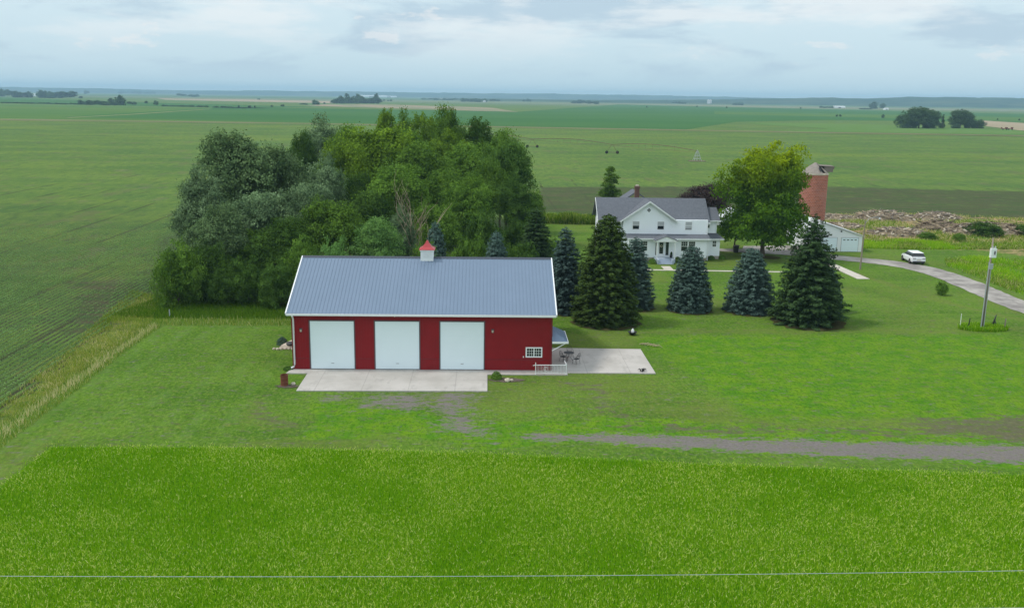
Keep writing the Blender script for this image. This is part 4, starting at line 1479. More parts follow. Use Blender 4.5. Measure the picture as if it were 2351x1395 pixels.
GT += [
    (690, 480, 118, 80, 'round_b', 'mid', 'mid green tree tucked between the silvery crowns and the barn roof'),
    (850, 440, 116, 70, 'round_a', 'dark', 'dark tree behind the fresh green maple'),
    (1010, 390, 128, 74, 'round_b', 'mid', 'green tree right of the one behind the cupola'),
    (935, 300, 156, 84, 'round_b', 'mid', 'green tree below the narrow skyline trees'),
    (1020, 300, 154, 70, 'billow_b', 'bright', 'brighter green tree below the tallest skyline tree'),
    (1150, 300, 156, 52, 'round_b', 'mid', 'rounded tree just below the skyline near the right end'),
    (1215, 440, 138, 38, 'round_a', 'mid', 'outermost small tree on the right flank of the grove'),
    (440, 600, 101, 50, 'bush_b', 'mid', 'green shrub filling in behind the corner tree'),
    (520, 610, 99, 48, 'bush_a', 'dark', 'dark shrub to the right of the corner tree, at ground level'),
    (600, 530, 107, 62, 'bush_b', 'mid', 'green tree under the silvery crowns of the left half'),
    (540, 540, 110, 60, 'bush_a', 'grey', 'grey-green shrubby tree under the silvery crowns'),
    (1205, 555, 112, 40, 'bush_b', 'dark', 'dark shrub behind the right end of the barn ridge'),
    (1262, 545, 122, 34, 'bush_a', 'mid', 'green shrub between the grove and the slim spruce'),
    (1160, 560, 104, 36, 'bush_a', 'mid', 'low shrub right of the blue spruce top over the barn roof'),
    (440, 460, 122, 50, 'round_b', 'silver', 'outermost silvery tree on the left flank of the grove'),
    (800, 290, 152, 66, 'round_b', 'mid', 'green tree between the back silvery one and the bright centre one'),
    (470, 500, 112, 70, 'bush_b', 'grey', 'grey-green foliage tree above the corner tree'),
    (980, 560, 98, 46, 'bush_a', 'mid', 'low tree right behind the barn ridge beside the cupola'),
    (1075, 540, 100, 50, 'bush_b', 'mid', 'low green tree behind the ridge between the two blue spruce tops'),
    (880, 575, 97, 44, 'bush_a', 'lime', 'low fresh green tree just left of the cupola'),
]
for px, py, Yb, hw, key, leaf, lab in GT:
    ptree(px, py, Yb, hw, key, leaf, lab, group=GR)

# dead tree
p = GY(950, 420, 108)
dt = thing('dead_tree', 'bare pale dead tree standing in front of the grove behind the cupola', 'tree', (p.x + 0.3, 108, 0), local=True)
rng = random.Random(5)
mb = MB()


def limb(p0, d, ln, r, lev):
    pts, rr = [p0], [r]
    p_, dd = Vector(p0), Vector(d).normalized()
    for i in range(5):
        dd = (dd + Vector((rng.uniform(-.25, .25), rng.uniform(-.25, .25), rng.uniform(-.05, .22)))).normalized()
        p_ = p_ + dd * ln / 5
        pts.append(tuple(p_))
        rr.append(r * (1 - 0.16 * (i + 1)))
        if lev < 3 and i > 0:
            for _ in range(2 if lev < 2 else 1):
                limb(tuple(p_), dd + Vector((rng.uniform(-.9, .9), rng.uniform(-.9, .9), rng.uniform(-.1, .6))), ln * rng.uniform(0.4, 0.62), r * 0.5, lev + 1)
    mb.tube(pts, rr, 5)


HT = p.z
limb((-0.6, 0, HT * 0.05), (-0.05, 0, 1), HT * 0.62, 0.085, 1)
limb((0.1, 0, 0), (0.25, -0.1, 1), HT * 0.60, 0.11, 1)
limb((0.3, 0, HT * 0.3), (0.75, -0.1, 0.8), HT * 0.4, 0.08, 2)
mb.build('trunk', M['palebark'], dt)


# spruces
def spruce(H, R, seed, rag=0.1, dens=1.0, droop=0.25, pw=0.85, leaf=0.12, low=0.15):
    rng = np.random.RandomState(seed)
    C, Nn, S, T = [], [], [], []
    z = low
    Rl = []
    while z < H - 0.15:
        f_ = (H - z) / (H - low)
        base = R * min(1.0, (1 - (1 - f_) ** 1.0) ** pw)
        if f_ > 0.86:
            base *= 1.0 - 0.9 * (f_ - 0.86)
        nb = max(5, int(2 * pi * base / 0.42 * dens))
        ph = rng.rand() * 6.28
        for k in range(nb):
            a = ph + 2 * pi * k / nb + rng.uniform(-.15, .15)
            L_ = base * rng.uniform(1 - rag * 1.6, 1 + rag)
            zz = z + rng.uniform(-.12, .12)
            ns = max(4, int(L_ / 0.10))
            ts = rng.uniform(0.05, 1, ns * 4) ** 0.62
            rr = L_ * ts
            wd = 0.30 * L_ * (1.05 - ts) * 0.8 + 0.10
            off = rng.uniform(-1, 1, ns * 4) * wd
            zc = zz - droop * rr + 0.22 * droop * L_ * np.maximum(ts - 0.7, 0) * 4 - np.abs(off) * 0.25 + rng.normal(size=ns * 4) * 0.07 + 0.25 * droop * L_
            x_ = rr * cos(a) - off * sin(a)
            y_ = rr * sin(a) + off * cos(a)
            C.append(np.stack([x_, y_, zc], -1))
            n_ = np.tile(np.array([cos(a) * 0.35, sin(a) * 0.35, 1.0]), (ns * 4, 1)) + rng.normal(size=(ns * 4, 3)) * 0.35
            Nn.append(n_)
            S.append(leaf * rng.uniform(0.7, 1.3, ns * 4))
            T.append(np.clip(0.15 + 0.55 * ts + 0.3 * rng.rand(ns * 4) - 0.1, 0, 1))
        z += 0.30 + 0.1 * rng.rand()
    k = 40
    C.append(np.stack([rng.normal(size=k) * 0.07, rng.normal(size=k) * 0.07, H - rng.rand(k) * 0.8], -1))
    Nn.append(rng.normal(size=(k, 3)))
    S.append(np.full(k, leaf * 0.7))
    T.append(rng.rand(k))
    C, Nn, S, T = np.concatenate(C), np.concatenate(Nn), np.concatenate(S), np.concatenate(T)
    C[:, 2] = np.maximum(C[:, 2], 0.08)
    return quads(C, Nn, S, 0.8, rng), T


SP = {}
SPH = {}
for key, H, R, args in (('blue_a', 6.9, 2.35, dict(seed=31, rag=0.08, dens=1.15, pw=0.40)), ('blue_b', 6.9, 2.65, dict(seed=32, rag=0.12, dens=1.05, pw=0.46)),
                        ('big_a', 11.0, 3.3, dict(seed=33, rag=0.18, dens=0.95, pw=0.40, droop=0.32, leaf=0.14)), ('big_b', 11.2, 3.5, dict(seed=34, rag=0.30, dens=0.72, pw=0.60, droop=0.12, leaf=0.14)),
                        ('slim', 9.0, 1.75, dict(seed=35, rag=0.14, dens=1.1, pw=0.46))):
    SP[key] = spruce(H, R, **args)
    SPH[key] = (H, R)
SPM = {}
tk = MB()
tk.tube([(0, 0, -0.1), (0, 0, 0.5), (0, 0, 0.97)], [0.045, 0.035, 0.006], 8)


def conifer(x, y, h, r, key, leaf, label, name='spruce_tree', group=None):
    if (key, leaf) not in SPM:
        SPM[(key, leaf)] = np_mesh('needles_' + key, SP[key][0], 4, L[leaf], SP[key][1])
    H, R = SPH[key]
    o = thing(name, label, 'spruce tree', (x, y, 0), random.uniform(0, 6.28), group, local=True)
    o.scale = (r / R, r / R, h / H)
    t_ = MB()
    t_.tube([(0, 0, -0.1), (0, 0, H * 0.5), (0, 0, H * 0.97)], [0.2, 0.13, 0.02], 8)
    t_.build('trunk', M['bark'], o)
    mesh_obj('branches', SPM[(key, leaf)], o)
    return o


GS = 'spruces in the yard between barn and farmhouse'
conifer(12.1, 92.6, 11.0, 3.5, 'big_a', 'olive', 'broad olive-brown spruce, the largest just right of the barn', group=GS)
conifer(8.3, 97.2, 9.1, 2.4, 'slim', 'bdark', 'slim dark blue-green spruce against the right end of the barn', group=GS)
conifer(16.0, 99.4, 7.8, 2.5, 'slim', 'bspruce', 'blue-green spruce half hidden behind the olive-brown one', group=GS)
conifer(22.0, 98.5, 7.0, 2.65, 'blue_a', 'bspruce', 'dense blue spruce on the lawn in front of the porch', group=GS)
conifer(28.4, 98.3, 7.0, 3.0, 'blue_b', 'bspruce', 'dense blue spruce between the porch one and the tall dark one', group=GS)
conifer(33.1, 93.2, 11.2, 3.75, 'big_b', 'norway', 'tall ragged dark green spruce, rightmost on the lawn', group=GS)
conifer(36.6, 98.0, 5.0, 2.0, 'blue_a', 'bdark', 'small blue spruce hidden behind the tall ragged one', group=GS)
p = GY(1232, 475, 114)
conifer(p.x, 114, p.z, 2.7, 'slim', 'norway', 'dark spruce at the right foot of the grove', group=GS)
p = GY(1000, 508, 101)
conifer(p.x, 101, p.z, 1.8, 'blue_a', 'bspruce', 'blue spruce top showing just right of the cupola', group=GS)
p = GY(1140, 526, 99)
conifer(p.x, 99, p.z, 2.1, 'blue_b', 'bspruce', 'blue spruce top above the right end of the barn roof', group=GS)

# yard trees
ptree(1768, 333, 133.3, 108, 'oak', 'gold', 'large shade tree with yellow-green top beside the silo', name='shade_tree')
ptree(1690, 508, 139.5, 44, 'round_b', 'dark', 'small dark tree under the left side of the shade tree', name='yard_tree')
ptree(1622, 422, 158, 60, 'round_a', 'purple', 'purple-leaved tree behind the farmhouse right end', name='purple_plum_tree')
ptree(1402, 383, 170, 27, 'narrow_a', 'mid', 'lone upright green tree behind the farmhouse left end', name='upright_tree')
tree(53.9, 107.3, 1.7, 0.75, 'bush_a', 'mid', 'small round shrub on the lawn beside the driveway', 'shrub', 'round_shrub')


def small_bush(x, y, r, h, leaf, label, name='bush', n=1300, lf=0.05, cat='bush', group=None):
    rng = np.random.RandomState(int(abs(x * 31 + y * 7)) % 9999)
    d = rng.normal(size=(n, 3))
    d /= np.linalg.norm(d, axis=1, keepdims=True)
    d[:, 2] = np.abs(d[:, 2])
    c = d * np.array([r, r, h]) * rng.uniform(0.75, 1.05, (n, 1))
    V = quads(c, d + rng.normal(size=(n, 3)) * 0.5, lf * rng.uniform(0.7, 1.3, n), 0.8, rng)
    me = np_mesh(name, V, 4, L[leaf], rng.rand(n))
    o = mesh_obj(name, me, loc=(x, y, 0.0))
    return tag(o, label, cat, group)


small_bush(0.85, 72.6, 0.45, 0.62, 'mid', 'round green bush at the apron corner by the third barn door')
small_bush(20.9, 128.9, 0.55, 0.5, 'dark', 'low dark bush left of the farmhouse steps')
small_bush(22.9, 127.2, 0.6, 0.7, 'mid', 'loose green bush beside the farmhouse porch steps')
small_bush(26.6, 128.3, 0.5, 0.8, 'mid', 'green bush right of the farmhouse porch')
small_bush(31.9, 130.6, 0.55, 0.6, 'dark', 'dark bush at the foot of the farmhouse right wing')
small_bush(33.6, 131.2, 0.5, 0.6, 'mid', 'green bush at the outer corner of the farmhouse right wing')
small_bush(-18.55, 82.9, 0.5, 0.7, 'bspruce', 'grey-green ornamental shrub beside the stones left of the barn')
small_bush(-16.35, 74.9, 0.4, 0.25, 'dark', 'low green clump under the barn downspout', lf=0.06)

# ------------------------------------------------------------------ grasses
def blades(name, pts, hts, wid, tints, label, cat, lean=0.25, seed=5, z0=None, mat='grass'):
    rng = np.random.RandomState(seed)
    n = len(pts)
    a = rng.rand(n) * 2 * pi
    dx, dy = np.cos(a) * wid, np.sin(a) * wid
    lx, ly = rng.normal(size=n) * lean * hts, rng.normal(size=n) * lean * hts
    z0 = np.zeros(n) - 0.03 if z0 is None else z0
    V = np.stack([np.stack([pts[:, 0] - dx, pts[:, 1] - dy, z0], -1), np.stack([pts[:, 0] + dx, pts[:, 1] + dy, z0], -1),
                  np.stack([pts[:, 0] + lx + dx * .35, pts[:, 1] + ly + dy * .35, hts], -1), np.stack([pts[:, 0] + lx - dx * .35, pts[:, 1] + ly - dy * .35, hts * 0.97], -1)], 1).reshape(-1, 3)
    me = np_mesh(name, V, 4, M[mat], tints)
    o = mesh_obj(name, me)
    return tag(o, label, cat, kind='stuff')


def scatter(poly, n, seed):
    rng = np.random.RandomState(seed)
    xs_, ys_ = [p[0] for p in poly], [p[1] for p in poly]
    P_ = np.stack([rng.uniform(min(xs_), max(xs_), n), rng.uniform(min(ys_), max(ys_), n)], -1)
    return P_[sdpoly(P_[:, 0], P_[:, 1], poly) > 0]


PRV = [(-28.0, 31), (-27.9, 48), (-27.7, 57.2), (-13.8, 57.1), (-0.1, 56.3), (5.1, 55.6), (21.2, 53.9), (33, 53.0), (38, 52.6), (38, 31)]
P_ = scatter(PRV, 820000, 3)
# only what the frame can see (with a margin for other viewpoints)
EX = scatter([(-29.0, 40), (-28.6, 58.3), (-13.8, 58.2), (-0.1, 57.4), (5.1, 56.8), (21.2, 55.1), (33, 54.2), (38, 53.8), (38, 50), (-26, 50)], 60000, 33)
qe = -sdpoly(EX[:, 0], EX[:, 1], PRV)
EX = EX[(qe > 0) & (np.random.RandomState(2).rand(len(EX)) < np.exp(-qe / 0.28))]
P_ = np.concatenate([P_, EX])
P_ = P_[(np.abs(P_[:, 0] - P_[:, 1] * 0.028) < P_[:, 1] * 0.62 + 3)]
rng = np.random.RandomState(4)
pat = vn(P_[:, 0], P_[:, 1], 7.0, 41) * 0.55 + vn(P_[:, 0], P_[:, 1], 2.2, 42) * 0.45
edge = np.clip(1 - (57 - (P_[:, 0] + 27) * 0.065 - P_[:, 1]) / 5, 0, 1)
seedh = rng.rand(len(P_)) < np.clip((pat - 0.30) * 0.55, 0.035, 0.14)
tn_ = np.where(seedh, rng.uniform(0.72, 1.0, len(P_)), np.clip(0.34 + 0.26 * pat + rng.normal(size=len(P_)) * 0.17, 0, 0.70))
z0_ = np.where(seedh, rng.uniform(0.12, 0.20, len(P_)), -0.03)
ht = np.where(seedh, z0_ + rng.uniform(0.06, 0.13, len(P_)), rng.uniform(0.05, 0.19, len(P_)))
blades('prairie_grass', P_, ht, np.where(seedh, 0.0135, 0.017), tn_, 'bright green unmown grass with pale seed heads across the foreground', 'grass', 0.22, z0=z0_)
P_ = scatter(STRIP, 90000, 6)
P_ = P_[P_[:, 1] > 44]
rng = np.random.RandomState(8)
c_ = np.where(P_[:, 1] > 89.2, 0, np.clip(1 - np.abs(P_[:, 0] + 32.2 + (vn(P_[:, 0], P_[:, 1], 5, 3) - .5)) / 0.55, 0, 1))
sh = rng.rand(len(P_)) < c_ * 0.58 + 0.03
blades('border_grass', P_, np.where(sh, rng.uniform(0.3, 0.55, len(P_)), rng.uniform(0.10, 0.32, len(P_))), np.full(len(P_), 0.017), np.where(sh, rng.uniform(0.82, 1.0, len(P_)), rng.uniform(0.15, 0.85, len(P_))),
       'tall tan-tipped grass strip between the mown lawn and the crop rows', 'grass', 0.25, mat='rank')
# right-hand weeds
WR = [[(64.2, 127), (66.4, 132.5), (71, 134.6), (82, 132), (95, 127), (95, 98), (68, 95), (63.8, 105), (64.0, 117)], [(57.5, 150), (58.5, 142.5), (66, 141.5), (78, 142.5), (100, 144.5), (100, 149), (78, 149), (66, 150.5)]]
PP = np.concatenate([scatter(WR[0], 110000, 9), scatter(WR[1], 50000, 10)])
rng = np.random.RandomState(9)
pn = vn(PP[:, 0], PP[:, 1], 4, 44)
kk = rng.rand(len(PP)) < np.clip(pn * 2.2 - 0.35, 0.15, 1)
PP, pn = PP[kk], pn[kk]
rk = rng.rand(len(PP)) < np.clip((vn(PP[:, 0], PP[:, 1], 6, 45) - 0.42) * 4, 0.05, 0.9)
blades('rough_verge_grass', PP[rk], rng.uniform(0.1, 0.5, rk.sum()), np.full(rk.sum(), 0.03), np.clip(rng.uniform(0.1, 0.95, rk.sum()), 0, 1), 'olive rough grass mixed into the weeds beyond the driveway', 'grass', 0.45, mat='rank')
PP, pn = PP[~rk], pn[~rk]
blades('roadside_weeds', PP, rng.uniform(0.10, 0.55, len(PP)) * (0.3 + 1.3 * pn), np.full(len(PP), 0.032), np.clip(rng.uniform(0.15, 0.65, len(PP)) + pn * 0.3, 0, 0.82),
       'bright green weeds growing beyond the driveway', 'weeds', 0.35)
# ring of uncut grass round the power pole
ang = np.linspace(0, 2 * pi, 24, endpoint=False)
BED = [(50.2 + 2.5 * cos(a), 90.7 + 1.3 * sin(a)) for a in ang]
PP = scatter(BED, 7000, 12)
rng = np.random.RandomState(10)
blades('pole_bed_grass', PP, rng.uniform(0.2, 0.5, len(PP)), np.full(len(PP), 0.02), rng.uniform(0.0, 0.85, len(PP)), 'oval bed of uncut grass around the power pole', 'grass', 0.25)
# hedge-high growth behind the yard
PP = scatter([(60, 152), (66, 149.5), (84, 150), (104, 148), (112, 178), (92, 188), (62, 184), (58, 170)], 60000, 23)
rng = np.random.RandomState(24)
kk = vn(PP[:, 0], PP[:, 1], 7, 71) + 0.25 * (rng.rand(len(PP)) - .5) > 0.5
PP = PP[kk]
blades('rubble_ground_weeds', PP, rng.uniform(0.1, 0.5, len(PP)), np.full(len(PP), 0.05), np.clip(rng.uniform(0.25, 1.0, len(PP)), 0, 1), 'olive and tan weeds around the debris piles', 'weeds', 0.4, mat='rank')
PP = scatter([(8.5, 168), (9, 172), (22, 171.5), (34, 170), (34, 165), (22, 166.5)], 30000, 13)
blades('tall_reeds', PP, rng.uniform(0.5, 1.9, len(PP)) * (0.55 + 0.8 * vn(PP[:, 0], PP[:, 1], 3, 77)), np.full(len(PP), 0.06), rng.uniform(0.0, 0.8, len(PP)), 'band of tall green growth behind the farmhouse yard', 'weeds', 0.28, mat='rank')

# soybean rows
rng = np.random.RandomState(15)
rowx = np.arange(-33.8, -104, -0.64)
PX_, PY_ = [], []
for i, x in enumerate(rowx):
    y0 = max(46, (-x - 3) * 1.35)
    yy = np.arange(y0, 165, 0.12)
    PX_.append(np.full(len(yy), x))
    PY_.append(yy)
PX_, PY_ = np.concatenate(PX_), np.concatenate(PY_)
thin = vn(PX_, PY_, 9, 51)
gap = (PX_ > -50) & (PY_ > 82) & (sdpoly(PX_, PY_, [(-37, 80), (-38, 92), (-44, 112), (-50, 116), (-52, 108), (-44, 92), (-40, 80)]) > 0)
vig = np.clip((thin - 0.15) * 3, 0.55, 1) * np.where(gap, 0.5, 1)
edge = (PX_ < -34.2 - np.clip((PY_ - 60) * 0.085, 0, 6) + (vn(PX_, PY_, 4, 52) - .5) * 2.2)
keep = (rng.rand(len(PX_)) < vig * np.clip((165 - PY_) / 60, 0, 1)) & edge
PX_, PY_, vig = PX_[keep], PY_[keep], vig[keep]
k = 4
X4, Y4, V4 = np.repeat(PX_, k), np.repeat(PY_, k), np.repeat(vig, k)
X4 = X4 + 0.4 * np.sin(0.05 * Y4)
n = len(X4)
cen = np.stack([X4 + rng.normal(size=n) * 0.042, Y4 + rng.normal(size=n) * 0.07, rng.uniform(0.06, 0.20, n) * (0.5 + 0.6 * V4)], -1)
V = quads(cen, np.tile([0, -0.2, 1.0], (n, 1)) + rng.normal(size=(n, 3)) * 0.6, rng.uniform(0.045, 0.08, n) * (0.6 + 0.5 * V4), 1.0, rng)
o = mesh_obj('soybean_rows', np_mesh('soybean_rows', V, 4, L['crop'], np.clip(rng.rand(n) * 0.8 + 0.2 * V4, 0, 1)))
tag(o, 'rows of young soybean plants in the field left of the lawn', 'crops', kind='stuff')
# weeds along the field margin
PP = scatter([(-34.9, 46), (-34.9, 60), (-36, 72), (-38, 88), (-40.5, 106), (-36, 103), (-33.0, 90), (-32.8, 46)], 45000, 16)
n = len(PP)
tw = np.clip(0.2 + rng.rand(n) * 0.5 + 0.35 * vn(PP[:, 0], PP[:, 1], 5, 61), 0, 1)
kp = rng.rand(n) < np.clip(vn(PP[:, 0], PP[:, 1], 2.2, 62) * 1.9 - 0.35, 0.08, 1)
blades('field_margin_weeds', PP[kp], (rng.uniform(0.06, 0.32, n))[kp], np.full(n, 0.022)[kp], tw[kp],
       'yellowish weeds on the margin of the soybean field', 'weeds', 0.45, mat='rank')
# rank grass under the front of the grove
PP = scatter([(-38, 93.5), (-33, 92.6), (-16.5, 92.6), (-16, 98), (-24, 99), (-36, 103)], 30000, 17)
rng = np.random.RandomState(21)
blades('grove_edge_grass', PP, rng.uniform(0.1, 0.45, len(PP)), np.full(len(PP), 0.024), np.clip(rng.uniform(0.0, 0.45, len(PP)) + 0.15 * (rng.rand(len(PP)) < 0.08), 0, 1), 'rank dark grass between the mown lawn and the grove', 'grass', 0.3, mat='rank')

# ------------------------------------------------------------------ silo
sx_, sy_ = 56.0, 160.0
silo = thing('silo', 'round red tile silo with broken grey roof behind the shade tree', 'silo', (sx_, sy_, 0))
mb = MB()
mb.lathe((sx_, sy_, 0), [(2.25, -0.1), (2.25, 10.0)], 36)
for z in (1.5, 3, 4.5, 6, 7.5, 9):
    mb.lathe((sx_, sy_, 0), [(2.265, z), (2.275, z + 0.02), (2.265, z + 0.04)], 36)
mb.build('wall', M['brick'], silo, smooth=False)
mb = MB()
mb.lathe((sx_, sy_, 0), [(2.35, 9.95), (2.36, 10.15), (2.1, 10.2)], 36)
mb.build('rim', M['stone'], silo)
mb = MB()
seg = 20
prev = None
for j in range(seg):
    a0, a1 = 2 * pi * j / seg, 2 * pi * (j + 1) / seg
    am = (a0 + a1) / 2
    if -1.35 < ((am + pi) % (2 * pi)) - pi < -0.95:     # missing sheet
        continue
    pts = []
    for r, z in ((2.3, 10.18), (1.3, 11.1), (0.15, 11.95)):
        pts.append([(sx_ + r * cos(a0), sy_ + r * sin(a0), z), (sx_ + r * cos(a1), sy_ + r * sin(a1), z)])
    for i in range(2):
        mb.slab([pts[i][0], pts[i][1], pts[i + 1][1], pts[i + 1][0]], 0.05)
srf = mb.build('roof', M['siloroof'], silo)
mb = MB()
mb.slab([(sx_ + 0.3, sy_ - 1.0, 11.5), (sx_ + 3.0, sy_ - 1.0, 11.35), (sx_ + 3.0, sy_ + 1.0, 11.45), (sx_ + 0.3, sy_ + 1.0, 11.6)], 0.08)
mb.box(sx_ + 1.3, sx_ + 2.8, sy_ - 0.9, sy_ + 0.8, 10.4, 11.3)
mb.box(sx_ + 2.6, sx_ + 3.05, sy_ - 0.7, sy_ - 0.55, 10.9, 11.3)
mb.build('hatch_housing', M['tan'], srf)
mb = MB()
mb.slab([(sx_ + 0.2, sy_ - 2.0, 10.62), (sx_ + 0.6, sy_ - 1.9, 10.60), (sx_ + 0.35, sy_ - 1.4, 11.2), (sx_ + 0.05, sy_ - 1.5, 11.2)], 0.03)
mb.build('roof_hole', M['black'], srf)
mb = MB()
mb.box(sx_ + 1.2, sx_ + 2.0, sy_ + 1.4, sy_ + 2.4, 0, 10.2)
mb.build('chute', M['brick'], silo)

# white two-door shed
shed = thing('white_shed', 'low white gabled shed with two overhead doors beside the driveway', 'shed', (50.7, 142, 0))
SY = 138.9
mb = MB()
mb.extr([(48.0, 0.0), (56.7, 0.0), (56.7, 2.35), (50.7, 4.3), (48.0, 3.4)], 'y', SY, SY + 9)
mb.build('wall', M['white'], shed)
mb = MB()
for q in ([(50.7, SY - .25, 4.45), (47.8, SY - .25, 3.48), (47.8, SY + 9.2, 3.48), (50.7, SY + 9.2, 4.45)], [(57.0, SY - .25, 2.42), (50.7, SY - .25, 4.45), (50.7, SY + 9.2, 4.45), (57.0, SY + 9.2, 2.42)]):
    a, b, c, d = [Vector(p) for p in q]
    if (b - a).cross(c - a).z < 0:
        q = q[::-1]
    mb.slab(q, 0.1)
mb.build('roof', M['farroof'], shed)
for a, b in ((50.6, 52.85), (53.55, 56.1)):
    mb = MB()
    for k in range(4):
        mb.box(a, b, SY - 0.03, SY + 0.01, 0.03 + k * 0.52, 0.03 + k * 0.52 + 0.5)
    d_ = mb.build('overhead_door', M['door'], shed)
    mb = MB()
    mb.box(a - 0.06, a - 0.005, SY - 0.05, SY + 0.01, 0.02, 2.18)
    mb.box(b + 0.005, b + 0.06, SY - 0.05, SY + 0.01, 0.02, 2.18)
    mb.box(a, b, SY - 0.05, SY + 0.01, 2.12, 2.18)
    mb.build('door_frame', M['grey'], d_)
    if a > 53:
        for k in range(4):
            mb = MB()
            xc_ = a + 0.4 + k * 0.58
            mb.prism([(xc_ - 0.17, SY - 0.045), (xc_ + 0.17, SY - 0.045), (xc_ + 0.17, SY - 0.02), (xc_ - 0.17, SY - 0.02)], 1.74, 1.86)
            mb.build('door_window', M['black'], d_)
mb = MB()
mb.box(53.3, 53.5, SY - 0.12, SY + 0.01, 3.0, 3.2)
mb.build('wall_lamp', M['black'], shed)

# grey-white outbuilding behind the plum tree
ob = thing('outbuilding', 'pale metal outbuilding glimpsed behind the purple tree and shade tree', 'shed', (44.5, 166, 0))
mb = MB()
mb.extr([(41.8, 0.0), (47.4, 0.0), (47.4, 1.9), (44.6, 3.0), (41.8, 1.9)], 'y', 164, 170)
mb.build('wall', M['grey'], ob)
mb = MB()
for q in ([(44.6, 163.8, 3.12), (41.5, 163.8, 1.9), (41.5, 170.2, 1.9), (44.6, 170.2, 3.12)], [(47.7, 163.8, 1.9), (44.6, 163.8, 3.12), (44.6, 170.2, 3.12), (47.7, 170.2, 1.9)]):
    a, b, c, d = [Vector(p) for p in q]
    if (b - a).cross(c - a).z < 0:
        q = q[::-1]
    mb.slab(q, 0.08)
mb.build('roof', M['farroof'], ob)
mb = MB()
mb.box(43.6, 45.6, 163.95, 164.01, 0.05, 1.8)
mb.build('door', M['white'], ob)

# dark bin on the yard path
bn = thing('trash_bin', 'small dark bin under the yard tree beside the farmhouse', 'bin', (37.1, 137.2, 0))
mb = MB()
mb.add([(36.8, 136.9, 0), (37.4, 136.9, 0), (37.4, 137.5, 0), (36.8, 137.5, 0), (36.74, 136.84, 1.0), (37.46, 136.84, 1.0), (37.46, 137.56, 1.0), (36.74, 137.56, 1.0)], [(3, 2, 1, 0), (4, 5, 6, 7), (0, 1, 5, 4), (1, 2, 6, 5), (2, 3, 7, 6), (3, 0, 4, 7)])
mb.build('bin_body', M['black'], bn)
mb = MB()
mb.extr([(36.8, 1.0), (37.6, 1.0), (37.5, 1.1), (36.9, 1.08)], 'y', 136.8, 137.6)
mb.build('lid', M['greytrim'], bn)

# ------------------------------------------------------------------ car
car = thing('parked_car', 'white sport utility car parked on the grass beside the driveway', 'car', (60.7, 130.2, 0.0), -radians(5), local=True)
car.rotation_euler = (0, 0, radians(-5))
M['carw'] = pmat('white_car_paint', (0.78, 0.80, 0.82), 0.25, 0.6, var=0.02)
M['tyre'] = pmat('tyre_rubber', (0.02, 0.02, 0.02), 0.8, 0.2)
M['tail'] = pmat('dark_red_lens', (0.06, 0.008, 0.01), 0.2, 0.5)
mb = MB()
# stations along y (front = +y)
ST = [(-2.36, 0.80, 0.50, 1.00), (-2.28, 0.92, 0.34, 1.08), (-1.9, 0.98, 0.30, 1.12), (-1.0, 1.0, 0.28, 1.10), (0.0, 1.0, 0.28, 1.07), (0.9, 1.0, 0.28, 1.04), (1.7, 0.96, 0.30, 0.98), (2.2, 0.88, 0.36, 0.86), (2.4, 0.72, 0.45, 0.72)]
for y, wd, zb, zt in ST:
    for sx, zz in ((0.9, zb), (1.0, zb + 0.15), (1.0, zt - 0.28), (0.96, zt - 0.06), (0.86, zt)):
        mb.v.append((wd * sx, y, zz))
    for sx, zz in ((0.86, zt), (0.96, zt - 0.06), (1.0, zt - 0.28), (1.0, zb + 0.15), (0.9, zb)):
        mb.v.append((-wd * sx, y, zz))
for i in range(len(ST) - 1):
    for j in range(10):
        mb.f.append((10 * i + j, 10 * i + (j + 1) % 10, 10 * i + 10 + (j + 1) % 10, 10 * i + 10 + j))
mb.f.append(tuple(range(9, -1, -1)))
mb.f.append(tuple(10 * (len(ST) - 1) + j for j in range(10)))
body = mb.build('body', M['carw'], car)
mb = MB()
def gh(z, y0, y1, w_):
    return [(-w_, y0, z), (w_, y0, z), (w_, y1, z), (-w_, y1, z)]
a_, b_ = gh(1.07, -2.2, 1.15, 0.88), gh(1.58, -1.75, 0.35, 0.70)
mb.add(a_ + b_, [(0, 1, 5, 4), (1, 2, 6, 5), (2, 3, 7, 6), (3, 0, 4, 7), (4, 5, 6, 7)])
mb.build('windows', M['glass'], car)
mb = MB()
a_, b_ = gh(1.582, -1.98, 0.42, 0.735), gh(1.66, -1.7, 0.2, 0.60)
mb.add(a_ + b_, [(3, 2, 1, 0), (0, 1, 5, 4), (1, 2, 6, 5), (2, 3, 7, 6), (3, 0, 4, 7), (4, 5, 6, 7)])
rf_ = mb.build('roof', M['carw'], car)
for sx in (-1, 1):
    for yy in (-1.45, 1.45):
        mb = MB()
        mb.tube([(sx * 0.78, yy, 0.38), (sx * 1.0, yy, 0.38)], 0.38, 18)
        w_ = mb.build('wheel', M['tyre'], car)
        mb = MB()
        mb.tube([(sx * 0.99, yy, 0.38), (sx * 1.015, yy, 0.38)], 0.25, 12)
        mb.build('rim', M['greytrim'], w_)
    mb = MB()
    mb.box(min(sx * 0.45, sx * 0.86), max(sx * 0.45, sx * 0.86), -2.385, -2.25, 0.86, 0.94)
    mb.build('tail_light', M['tail'], car)
    mb = MB()
    mb.box(sx * 0.98 - 0.06, sx * 0.98 + 0.1 * sx + 0.06, 0.75, 0.95, 1.02, 1.18)
    mb.build('mirror', M['black'], car)
mb = MB()
mb.box(-0.82, 0.82, -2.40, -2.1, 0.30, 0.5)
mb.build('bumper', M['black'], car)
mb = MB()
mb.box(-0.26, 0.26, -2.385, -2.3, 0.60, 0.72)
mb.build('licence_plate', M['stone'], car)

